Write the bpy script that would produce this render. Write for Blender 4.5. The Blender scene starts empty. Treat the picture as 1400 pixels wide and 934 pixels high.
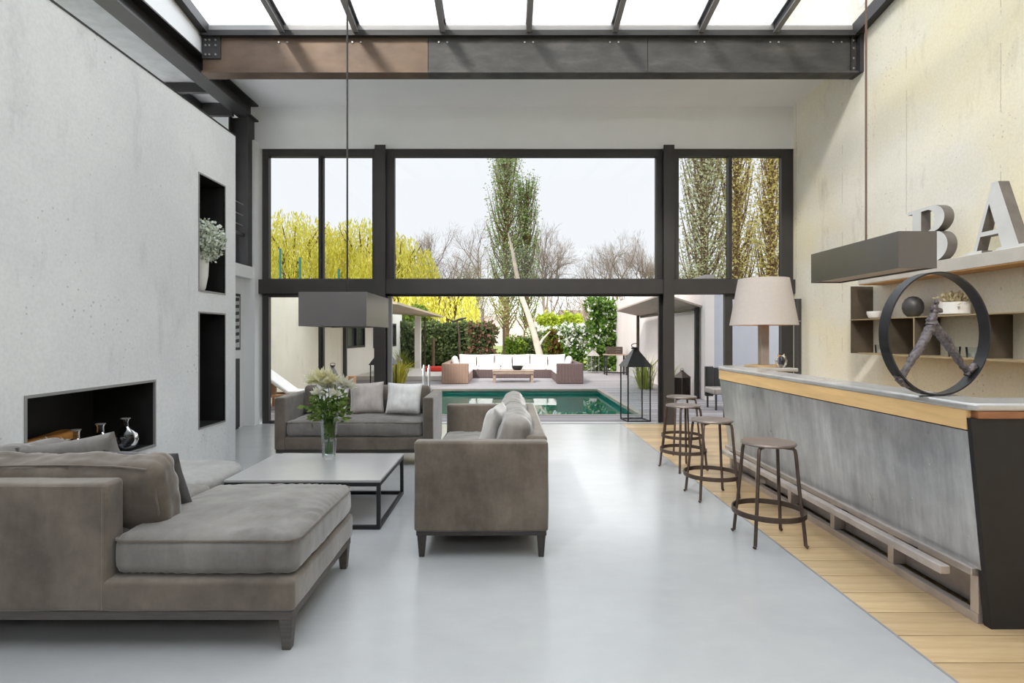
import bpy, bmesh, math, random
import numpy as np
from mathutils import Vector, Matrix, noise

# ------------------------------------------------------------------ camera, sky, sun, exposure
SC = bpy.context.scene
COL = SC.collection
cam_d = bpy.data.cameras.new('camera')
cam = bpy.data.objects.new('camera', cam_d)
COL.objects.link(cam)
cam.location = (0, 0, 1.42)
cam.rotation_euler = (math.pi / 2, 0, 0)
cam_d.sensor_width = 36.0
cam_d.lens = 780 / 1400 * 36
cam_d.shift_x = 6 / 1400
cam_d.shift_y = -8 / 1400
cam_d.clip_start = 0.05
cam_d.clip_end = 600
SC.camera = cam

SKY_STRENGTH = 2.6
SUN_STRENGTH = 4.2
world = bpy.data.worlds.new('sky')
SC.world = world
world.use_nodes = True
nt = world.node_tree
nt.nodes.clear()
wo = nt.nodes.new('ShaderNodeOutputWorld')
bg = nt.nodes.new('ShaderNodeBackground')
tc = nt.nodes.new('ShaderNodeTexCoord')
sp = nt.nodes.new('ShaderNodeSeparateXYZ')
rp = nt.nodes.new('ShaderNodeValToRGB')
rp.color_ramp.elements[0].position = 0.0
rp.color_ramp.elements[0].color = (0.93, 0.945, 0.96, 1)
rp.color_ramp.elements[1].position = 0.9
rp.color_ramp.elements[1].color = (0.86, 0.91, 0.97, 1)
nt.links.new(tc.outputs['Generated'], sp.inputs[0])
nt.links.new(sp.outputs['Z'], rp.inputs[0])
nt.links.new(rp.outputs[0], bg.inputs[0])
bg.inputs[1].default_value = SKY_STRENGTH
nt.links.new(bg.outputs[0], wo.inputs[0])

sun_d = bpy.data.lights.new('sun', 'SUN')
sun = bpy.data.objects.new('sun', sun_d)
COL.objects.link(sun)
sun_d.energy = SUN_STRENGTH
sun_d.angle = math.radians(9)
sun_d.color = (1.0, 0.945, 0.86)
sun.rotation_euler = Vector((0.56, 1.0, -0.92)).to_track_quat('-Z', 'Y').to_euler()
sun.location = (-6, -6, 14)

vs = SC.view_settings
vs.view_transform = 'Standard'
vs.look = 'None'
vs.gamma = 1.0
vs.exposure = 0.64
vs.use_curve_mapping = False
SC.display_settings.display_device = 'sRGB'
SC.cycles.use_denoising = True
SC.cycles.max_bounces = 10
SC.cycles.diffuse_bounces = 6
SC.cycles.transparent_max_bounces = 24
SC.cycles.caustics_reflective = False
SC.cycles.caustics_refractive = False
SC.cycles.sample_clamp_indirect = 6.0

random.seed(7)
RNG = np.random.default_rng(7)

# ------------------------------------------------------------------ materials
def hexc(r, g, b):
    def f(c):
        c /= 255.0
        return c / 12.92 if c <= 0.04045 else ((c + 0.055) / 1.055) ** 2.4
    return (f(r), f(g), f(b), 1.0)

class NT:
    def __init__(self, name):
        self.m = bpy.data.materials.new(name)
        self.m.use_nodes = True
        self.t = self.m.node_tree
        self.t.nodes.clear()
        self.out = self.t.nodes.new('ShaderNodeOutputMaterial')
    def n(self, typ, **kw):
        nd = self.t.nodes.new(typ)
        for k, v in kw.items():
            if k.startswith('i_'):
                nd.inputs[k[2:].replace('_', ' ')].default_value = v
            else:
                setattr(nd, k, v)
        return nd
    def l(self, a, b):
        self.t.links.new(a, b)
    def surf(self, s):
        self.l(s, self.out.inputs[0])
    def pos(self, scale=(1, 1, 1), local=False):
        if local:
            g = self.n('ShaderNodeTexCoord').outputs['Object']
        else:
            g = self.n('ShaderNodeNewGeometry').outputs['Position']
        mp = self.n('ShaderNodeMapping')
        mp.inputs['Scale'].default_value = scale
        self.l(g, mp.inputs[0])
        return mp.outputs[0]
    def noise(self, vec, scale, detail=4, rough=0.55):
        nd = self.n('ShaderNodeTexNoise')
        nd.inputs['Scale'].default_value = scale
        nd.inputs['Detail'].default_value = detail
        nd.inputs['Roughness'].default_value = rough
        self.l(vec, nd.inputs['Vector'])
        return nd.outputs['Fac']
    def ramp(self, fac, stops):
        r = self.n('ShaderNodeValToRGB')
        e = r.color_ramp.elements
        while len(e) < len(stops):
            e.new(0.5)
        for k, (p, c) in enumerate(stops):
            e[k].position = p
            e[k].color = c if len(c) == 4 else (*c, 1)
        self.l(fac, r.inputs[0])
        return r.outputs[0]
    def mix(self, fac, a, b, mode='MIX'):
        x = self.n('ShaderNodeMix', data_type='RGBA', blend_type=mode)
        for s, v in ((x.inputs[0], fac), (x.inputs[6], a), (x.inputs[7], b)):
            if hasattr(v, 'links'):
                self.l(v, s)
            else:
                s.default_value = v
        return x.outputs[2]
    def math(self, op, a, b=0.0, c=0.0):
        x = self.n('ShaderNodeMath', operation=op)
        for s, v in zip(x.inputs, (a, b, c)):
            if hasattr(v, 'links'):
                self.l(v, s)
            else:
                s.default_value = v
        return x.outputs[0]
    def bump(self, h, strength=0.2, dist=0.01):
        b = self.n('ShaderNodeBump')
        b.inputs['Strength'].default_value = strength
        b.inputs['Distance'].default_value = dist
        self.l(h, b.inputs['Height'])
        return b.outputs[0]
    def pbsdf(self, col, rough=0.5, metal=0.0, normal=None, spec=0.5, sheen=0.0, coat=0.0):
        p = self.n('ShaderNodeBsdfPrincipled')
        for s, v in ((p.inputs['Base Color'], col), (p.inputs['Roughness'], rough), (p.inputs['Metallic'], metal)):
            if hasattr(v, 'links'):
                self.l(v, s)
            else:
                s.default_value = v
        p.inputs['Specular IOR Level'].default_value = spec
        p.inputs['Sheen Weight'].default_value = sheen
        p.inputs['Sheen Roughness'].default_value = 0.4
        p.inputs['Coat Weight'].default_value = coat
        if normal is not None:
            self.l(normal, p.inputs['Normal'])
        return p.outputs[0]

M = {}

def simple(name, c, rough=0.5, metal=0.0, var=0.12, scale=6.0, bump=0.0, spec=0.5, sheen=0.0, bscale=60, local=True, stretch=(1, 1, 1)):
    t = NT(name)
    v = t.pos(stretch, local)
    f = t.noise(v, scale)
    d = tuple(max(0, x * (1 - var)) for x in c[:3]) + (1,)
    b = tuple(min(1, x * (1 + var)) for x in c[:3]) + (1,)
    col = t.ramp(f, [(0.3, d), (0.7, b)])
    nm = t.bump(t.noise(v, bscale, 3), bump, 0.005) if bump else None
    t.surf(t.pbsdf(col, rough, metal, nm, spec, sheen))
    M[name] = t.m
    return t.m

def concrete(name, c1, c2, stain, seam=0.0, pit=0.6, warm=None):
    t = NT(name)
    v = t.pos()
    big = t.noise(v, 0.7, 6, 0.6)
    col = t.ramp(big, [(0.32, c1), (0.68, c2)])
    if warm:
        wn = t.noise(t.pos((0.35, 0.35, 0.6)), 1.3, 3)
        col = t.mix(t.ramp(wn, [(0.42, (0, 0, 0)), (0.7, (1, 1, 1))]), col, warm)
    blot = t.ramp(t.noise(t.pos((1, 1, 0.35)), 2.6, 8, 0.7), [(0.56, (0, 0, 0)), (0.8, (0.55, 0.55, 0.55))])
    col = t.mix(blot, col, stain)
    fine = t.ramp(t.noise(v, 38, 5, 0.7), [(0.3, (0.93, 0.93, 0.93)), (0.6, (1.03, 1.03, 1.03))])
    col = t.mix(1.0, col, fine, 'MULTIPLY')
    vor = t.n('ShaderNodeTexVoronoi')
    vor.inputs['Scale'].default_value = 17.0
    t.l(v, vor.inputs['Vector'])
    mask = t.noise(v, 1.7, 3)
    thr = t.math('MULTIPLY', t.ramp(mask, [(0.45, (0.02, 0.02, 0.02)), (0.75, (0.22, 0.22, 0.22))]), 1.0)
    pits = t.math('LESS_THAN', vor.outputs['Distance'], thr)
    col = t.mix(t.math('MULTIPLY', pits, pit), col, stain)
    h = t.math('SUBTRACT', t.math('MULTIPLY', t.noise(v, 22, 6), 0.5), pits)
    if seam:
        sx = t.n('ShaderNodeSeparateXYZ')
        t.l(v, sx.inputs[0])
        wob = t.math('MULTIPLY', t.noise(v, 3.0, 6, 0.8), 0.05)
        md = t.math('MODULO', t.math('ADD', t.math('ADD', sx.outputs['Y'], wob), 40.0 + 0.02), seam)
        ln = t.math('LESS_THAN', md, 0.012)
        brk = t.math('GREATER_THAN', t.noise(t.pos((1, 1, 1)), 2.2, 3), 0.47)
        ln = t.math('MULTIPLY', ln, brk)
        col = t.mix(t.math('MULTIPLY', ln, 0.45), col, stain)
        h = t.math('SUBTRACT', h, ln)
    t.surf(t.pbsdf(col, 0.8, 0, t.bump(h, 0.35, 0.006), 0.25))
    M[name] = t.m

concrete('concrete_left', hexc(214, 216, 218), hexc(230, 231, 232), hexc(158, 159, 160), 0, 0.5)
concrete('concrete_right', hexc(228, 223, 211), hexc(240, 235, 223), hexc(165, 155, 135), 1.26, 0.5, hexc(238, 227, 196))
concrete('concrete_garden', hexc(228, 220, 200), hexc(240, 233, 214), hexc(176, 166, 146), 0, 0.3)

def floor_mat():
    t = NT('polished_concrete')
    v = t.pos()
    col = t.ramp(t.noise(v, 0.6, 6, 0.6), [(0.15, hexc(158, 158, 158)), (0.85, hexc(184, 184, 184))])
    c2 = t.ramp(t.noise(t.pos((1, 1.7, 1)), 3.5, 8, 0.65), [(0.1, (0.93, 0.93, 0.935)), (0.9, (1.05, 1.05, 1.045))])
    col = t.mix(1.0, col, c2, 'MULTIPLY')
    r = t.ramp(t.noise(v, 0.9, 2, 0.5), [(0.0, (0.17, 0.17, 0.17)), (1.0, (0.27, 0.27, 0.27))])
    t.surf(t.pbsdf(col, r, 0, None, 0.7))
    M['floor'] = t.m
floor_mat()

def beam_mat():
    t = NT('rolled_steel')
    v = t.pos()
    s = t.n('ShaderNodeSeparateXYZ')
    t.l(v, s.inputs[0])
    col = t.ramp(t.noise(t.pos((0.8, 1, 2.2)), 2.2, 7, 0.65), [(0.3, hexc(58, 56, 57)), (0.55, hexc(80, 78, 78)), (0.75, hexc(104, 98, 94))])
    rust = t.ramp(t.noise(t.pos((0.7, 1, 1.6)), 1.8, 5, 0.6), [(0.25, hexc(86, 68, 60)), (0.7, hexc(128, 104, 84))])
    sel = t.math('LESS_THAN', s.outputs['X'], -1.04)
    col = t.mix(t.math('MULTIPLY', sel, 0.8), col, rust)
    r = t.ramp(t.noise(v, 5, 5), [(0.3, (0.34, 0.34, 0.34)), (0.7, (0.55, 0.55, 0.55))])
    t.surf(t.pbsdf(col, r, 0.35, None, 0.5))
    M['beam'] = t.m
beam_mat()

simple('steel_dark', hexc(58, 56, 58), 0.45, 0.3, 0.2, 3)
simple('frame', hexc(58, 55, 54), 0.5, 0.15, 0.1, 3)
simple('frame_light', hexc(150, 148, 148), 0.45, 0.3, 0.05, 3)
simple('white_paint', hexc(232, 233, 235), 0.7, 0, 0.02, 2)
simple('grey_paint', hexc(228, 229, 230), 0.75, 0, 0.03, 2)
simple('black_liner', hexc(38, 37, 38), 0.5, 0.2, 0.25, 4)
simple('bolt', hexc(168, 166, 164), 0.35, 0.8, 0.1, 10)
simple('rust_iron', hexc(84, 70, 62), 0.5, 0.5, 0.25, 14)
simple('stool_seat', hexc(128, 116, 110), 0.42, 0.5, 0.2, 8)
simple('dark_wood', hexc(52, 47, 44), 0.5, 0, 0.25, 8, 0.1, stretch=(1, 8, 8))
simple('grey_wood', hexc(82, 76, 72), 0.55, 0, 0.22, 8, 0.15, stretch=(1, 10, 10))
simple('table_stone', hexc(168, 166, 165), 0.28, 0, 0.06, 3)
simple('oak', hexc(224, 176, 112), 0.5, 0, 0.14, 3, 0.08, stretch=(1, 6, 6))
simple('lamp_stem', hexc(150, 138, 128), 0.5)
simple('mezz_grey', hexc(176, 177, 180), 0.8)
simple('rear_wall', hexc(60, 54, 50), 0.8)
simple('bar_oak', hexc(230, 190, 132), 0.45, 0, 0.13, 3, 0.05, stretch=(5, 0.7, 8))
simple('log_wood', hexc(206, 144, 74), 0.7, 0, 0.3, 5, 0.3, stretch=(1, 1, 5))
simple('black_panel', hexc(26, 26, 28), 0.6, 0, 0.25, 12, 0.1)
simple('brown_edge', hexc(146, 96, 62), 0.4, 0, 0.2, 8, stretch=(1, 5, 5))
simple('pendant_metal', hexc(122, 118, 117), 0.3, 0.95, 0.06, 2)
simple('cord_black', hexc(40, 38, 38), 0.6)
simple('cord_brown', hexc(104, 78, 68), 0.6)
simple('shade_linen', hexc(184, 174, 167), 0.85, 0, 0.03, 30, 0.1, bscale=220)
simple('shade_gold', hexc(222, 170, 110), 0.4, 0.5, 0.05)
simple('ceramic_white', hexc(234, 232, 228), 0.35, 0, 0.02)
simple('egg_dark', hexc(74, 72, 72), 0.45, 0.2, 0.25, 6)
simple('letter_face', hexc(216, 216, 214), 0.55, 0.1, 0.08, 4)
simple('letter_side', hexc(112, 106, 102), 0.5, 0.4, 0.2, 6)
simple('shelf_concrete', hexc(196, 190, 182), 0.7, 0, 0.08, 5, 0.15)
simple('shelf_steel', hexc(94, 84, 72), 0.45, 0.35, 0.3, 4)
simple('shelf_brass', hexc(190, 170, 136), 0.4, 0.5, 0.1, 6)
simple('oak_under', hexc(190, 146, 92), 0.6, 0, 0.15, 6, stretch=(6, 1, 1))
simple('iron_black', hexc(42, 41, 43), 0.5, 0.3, 0.2, 6)
simple('bronze', hexc(104, 97, 99), 0.5, 0.5, 0.6, 55, 1.0, bscale=80)
simple('lantern_zinc', hexc(168, 160, 152), 0.5, 0.4, 0.15, 5)
simple('rattan_sunlit', hexc(150, 122, 106), 0.75, 0, 0.2, 20)
simple('rattan_shaded', hexc(104, 88, 86), 0.75, 0, 0.2, 20)
simple('outdoor_cushion', hexc(236, 232, 228), 0.9, 0, 0.03, 5)
simple('teak_grey', hexc(158, 138, 122), 0.75, 0, 0.2, 8, stretch=(1, 8, 8))
simple('teak', hexc(186, 140, 96), 0.65, 0, 0.15, 8, stretch=(1, 8, 8))
simple('red_fabric', hexc(214, 66, 52), 0.9)
simple('house_white', hexc(238, 234, 226), 0.85, 0, 0.02, 2)
simple('wall_pinkgrey', hexc(216, 206, 202), 0.85, 0, 0.04, 1.5)
simple('wall_bluegrey', hexc(176, 176, 184), 0.85, 0, 0.04, 1.5)
simple('canopy_wood', hexc(168, 152, 140), 0.7, 0, 0.08, 3)
simple('roof_soffit', hexc(190, 172, 146), 0.7, 0, 0.05, 3)
simple('bark_grey', hexc(150, 134, 122), 0.9, 0, 0.25, 6)
simple('bark_pale', hexc(204, 190, 172), 0.85, 0, 0.15, 4)
simple('bark_brown', hexc(122, 96, 74), 0.9, 0, 0.25, 6)
simple('pole_teal', hexc(46, 132, 128), 0.5)
simple('chrome', hexc(220, 222, 224), 0.15, 1.0, 0.02)
simple('pool_tile', hexc(110, 200, 190), 0.4, 0, 0.1, 30, local=False)
simple('pool_coping', hexc(150, 140, 128), 0.7, 0, 0.12, 4, local=False)
simple('stone_grey', hexc(210, 204, 196), 0.8, 0, 0.06, 4)
simple('lawn', hexc(134, 142, 72), 0.95, 0, 0.3, 0.8, 0.4, local=False, bscale=10)
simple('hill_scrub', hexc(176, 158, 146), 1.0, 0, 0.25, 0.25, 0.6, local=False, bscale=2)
simple('candle', hexc(240, 236, 226), 0.5)
simple('velvet_dark', hexc(86, 84, 86), 0.8, 0, 0.1, 6, sheen=0.4)
simple('window_dark', hexc(74, 84, 80), 0.12, 0.0, 0.3, 2, spec=0.8)
simple('soil', hexc(84, 66, 54), 0.95)
simple('art_paper', hexc(176, 176, 178), 0.6)
simple('moss_grey', hexc(176, 176, 170), 0.95, 0, 0.2, 20)

def velvet(name, c, lo, hi):
    t = NT(name)
    v = t.pos((1, 1, 1), True)
    f = t.noise(v, 2.6, 5, 0.65)
    col = t.ramp(f, [(0.3, tuple(x * lo for x in c[:3])), (0.5, c), (0.72, tuple(x * hi for x in c[:3]))])
    f2 = t.ramp(t.noise(t.pos((1, 1, 0.35), True), 7, 6, 0.7), [(0.32, (0.80, 0.78, 0.77)), (0.68, (1.14, 1.14, 1.14))])
    col = t.mix(1.0, col, f2, 'MULTIPLY')
    nm = t.bump(t.math('ADD', t.noise(v, 7, 3), t.math('MULTIPLY', t.noise(t.pos((1, 1, 1), True), 22, 2), 0.2)), 0.22, 0.02)
    t.surf(t.pbsdf(col, 0.75, 0, nm, 0.2, 0.55))
    M[name] = t.m
velvet('velvet', hexc(104, 95, 86), 0.62, 1.4)
velvet('velvet_seat', hexc(120, 116, 112), 0.72, 1.25)  # same velvet, greyer and paler: light on the seat tops put into the colour
velvet('velvet_light', hexc(160, 158, 156), 0.92, 1.06)
velvet('pillow_white', hexc(222, 220, 218), 0.97, 1.03)
velvet('pillow_taupe', hexc(178, 169, 164), 0.95, 1.05)

def bar_metal():
    t = NT('bar_zinc')
    v = t.pos((1, 1, 0.8))
    col = t.ramp(t.noise(v, 1.7, 8, 0.65), [(0.28, hexc(150, 148, 150)), (0.5, hexc(194, 194, 195)), (0.72, hexc(228, 228, 226))])
    st = t.ramp(t.noise(t.pos((1, 3, 0.4)), 5, 6, 0.7), [(0.35, (0.82, 0.82, 0.84)), (0.65, (1.08, 1.08, 1.07))])
    col = t.mix(1.0, col, st, 'MULTIPLY')
    r = t.ramp(t.noise(t.pos((1, 2, 0.7)), 4, 6), [(0.3, (0.26, 0.26, 0.26)), (0.7, (0.46, 0.46, 0.46))])
    t.surf(t.pbsdf(col, r, 0.75, t.bump(t.noise(v, 3, 4), 0.05, 0.02), 0.5))
    M['bar_zinc'] = t.m
bar_metal()
simple('counter_zinc', hexc(184, 182, 180), 0.26, 0.35, 0.1, 4)
simple('plinth_steel', hexc(196, 186, 180), 0.42, 0.55, 0.2, 5, local=False)
simple('plinth_panel', hexc(158, 150, 148), 0.4, 0.5, 0.2, 5, local=False)

def plank_mat():
    t = NT('oak_plank')
    v = t.pos((1, 9, 1), True)
    oi = t.n('ShaderNodeObjectInfo').outputs['Random']
    g = t.ramp(t.noise(v, 2.2, 6, 0.6), [(0.3, hexc(184, 154, 114)), (0.7, hexc(213, 187, 148))])
    b = t.ramp(oi, [(0.0, (0.78, 0.76, 0.74)), (1.0, (1.10, 1.09, 1.06))])
    t.surf(t.pbsdf(t.mix(1.0, g, b, 'MULTIPLY'), 0.3, 0, t.bump(t.noise(v, 12, 3), 0.06, 0.005), 0.6))
    M['plank'] = t.m
plank_mat()

def deck_mat():
    t = NT('deck_boards')
    v = t.pos()
    s = t.n('ShaderNodeSeparateXYZ')
    t.l(v, s.inputs[0])
    y = t.math('DIVIDE', t.math('ADD', s.outputs['Y'], 100.0), 0.145)
    fr = t.math('FRACT', y)
    gap = t.math('LESS_THAN', fr, 0.06)
    wn = t.n('ShaderNodeTexWhiteNoise', noise_dimensions='1D')
    t.l(t.math('FLOOR', y), wn.inputs['W'])
    col = t.ramp(wn.outputs['Value'], [(0.0, hexc(134, 129, 130)), (1.0, hexc(166, 160, 160))])
    gr = t.ramp(t.noise(t.pos((0.6, 14, 1)), 2, 5), [(0.3, (0.86, 0.86, 0.86)), (0.7, (1.1, 1.1, 1.1))])
    col = t.mix(1.0, col, gr, 'MULTIPLY')
    col = t.mix(gap, col, (0.05, 0.045, 0.04, 1))
    t.surf(t.pbsdf(col, 0.75, 0, t.bump(t.math('SUBTRACT', 1.0, gap), 0.4, 0.01), 0.3))
    M['deck'] = t.m
deck_mat()

def rattan_tex():
    for nm, a, b in (('rattan_sunlit', hexc(132, 104, 88), hexc(176, 148, 130)), ('rattan_shaded', hexc(78, 64, 64), hexc(116, 98, 96))):  # one rattan twice: sunlit and shaded tones put into the colour
        t = NT(nm + '_weave')
        w = t.n('ShaderNodeTexWave', wave_type='BANDS', bands_direction='X')
        w.inputs['Scale'].default_value = 7.0
        w.inputs['Distortion'].default_value = 0.4
        t.l(t.pos((1, 1, 1), True), w.inputs['Vector'])
        t.surf(t.pbsdf(t.ramp(w.outputs['Fac'], [(0.2, a), (0.8, b)]), 0.8, 0, t.bump(w.outputs['Fac'], 0.4, 0.01), 0.3))
        M[nm] = t.m
rattan_tex()

def glass_mat(name, tint, refl=1.0, rough=0.0):
    t = NT(name)
    tr = t.n('ShaderNodeBsdfTransparent')
    tr.inputs[0].default_value = tint
    gl = t.n('ShaderNodeBsdfGlossy')
    gl.inputs['Roughness'].default_value = rough
    gl.inputs['Color'].default_value = (1, 1, 1, 1)
    fr = t.n('ShaderNodeFresnel')
    fr.inputs[0].default_value = 1.45
    mx = t.n('ShaderNodeMixShader')
    t.l(t.math('MULTIPLY', fr.outputs[0], refl), mx.inputs[0])
    t.l(tr.outputs[0], mx.inputs[1])
    t.l(gl.outputs[0], mx.inputs[2])
    t.surf(mx.outputs[0])
    M[name] = t.m
glass_mat('facade_glass', (0.246, 0.250, 0.254, 1), 0.3)  # tinted dark to dim sky and trees against the interior
glass_mat('door_glass', (0.57, 0.575, 0.58, 1), 0.3)  # tint dims the garden against the interior
glass_mat('roof_glass', (0.93, 0.95, 0.95, 1), 0.6)
glass_mat('clear_glass', (0.95, 0.97, 0.97, 1), 1.0)
glass_mat('vase_glass', (0.96, 0.98, 0.98, 1), 0.7)
glass_mat('smoky_glass', (0.66, 0.66, 0.72, 1), 1.1)
glass_mat('vase_water', (0.86, 0.92, 0.90, 1), 0.6)

def water_mat():
    t = NT('pool_water')
    tr = t.n('ShaderNodeBsdfTransparent')
    tr.inputs[0].default_value = (0.62, 0.90, 0.86, 1)
    gl = t.n('ShaderNodeBsdfGlossy')
    gl.inputs['Roughness'].default_value = 0.02
    nm = t.bump(t.noise(t.pos((1, 1, 1)), 1.2, 2), 0.02, 0.05)
    t.l(nm, gl.inputs['Normal'])
    fr = t.n('ShaderNodeFresnel')
    fr.inputs[0].default_value = 1.33
    mx = t.n('ShaderNodeMixShader')
    t.l(fr.outputs[0], mx.inputs[0])
    t.l(tr.outputs[0], mx.inputs[1])
    t.l(gl.outputs[0], mx.inputs[2])
    t.surf(mx.outputs[0])
    M['water'] = t.m
water_mat()

def leaf(name, a, b, trans=0.4):
    t = NT(name)
    g = t.n('ShaderNodeNewGeometry')
    col = t.ramp(g.outputs['Random Per Island'], [(0.0, a), (1.0, b)])
    d = t.n('ShaderNodeBsdfDiffuse')
    x = t.n('ShaderNodeBsdfTranslucent')
    t.l(col, d.inputs[0])
    t.l(col, x.inputs[0])
    mx = t.n('ShaderNodeMixShader')
    mx.inputs[0].default_value = trans
    t.l(d.outputs[0], mx.inputs[1])
    t.l(x.outputs[0], mx.inputs[2])
    t.surf(mx.outputs[0])
    M[name] = t.m
leaf('leaf_willow', hexc(216, 214, 84), hexc(250, 240, 136))
leaf('leaf_poplar', hexc(150, 180, 122), hexc(206, 218, 156))
leaf('leaf_greygreen', hexc(196, 202, 168), hexc(226, 226, 188))
leaf('leaf_yellow', hexc(222, 208, 132), hexc(244, 234, 170))
leaf('leaf_dark', hexc(70, 88, 58), hexc(128, 140, 92))
leaf('leaf_mid', hexc(78, 108, 42), hexc(142, 160, 66))
leaf('leaf_ivy', hexc(58, 92, 40), hexc(120, 150, 66))
leaf('leaf_lime', hexc(150, 170, 50), hexc(206, 212, 90))
leaf('leaf_red', hexc(124, 82, 72), hexc(164, 122, 108))
leaf('leaf_bronze', hexc(98, 72, 44), hexc(140, 112, 66))
leaf('leaf_vase', hexc(70, 100, 46), hexc(150, 172, 96))
leaf('petal_white', hexc(236, 236, 222), hexc(252, 250, 244), 0.3)
leaf('petal_cream', hexc(236, 232, 186), hexc(252, 250, 236), 0.3)
leaf('blossom', hexc(216, 218, 206), hexc(246, 244, 240), 0.3)
leaf('gypsophila', hexc(196, 206, 186), hexc(240, 242, 236), 0.3)
leaf('gyp_leaf', hexc(140, 150, 112), hexc(186, 192, 156), 0.3)
leaf('dried', hexc(176, 160, 128), hexc(212, 200, 168), 0.3)
leaf('grass_yellow', hexc(176, 176, 60), hexc(232, 222, 110), 0.4)
leaf('grass_green', hexc(110, 130, 50), hexc(184, 188, 96), 0.4)
leaf('twig', hexc(150, 132, 120), hexc(190, 172, 160), 0.0)
leaf('twig_moss', hexc(140, 138, 78), hexc(186, 174, 120), 0.2)
leaf('stem_green', hexc(70, 120, 50), hexc(110, 150, 70), 0.2)


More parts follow.
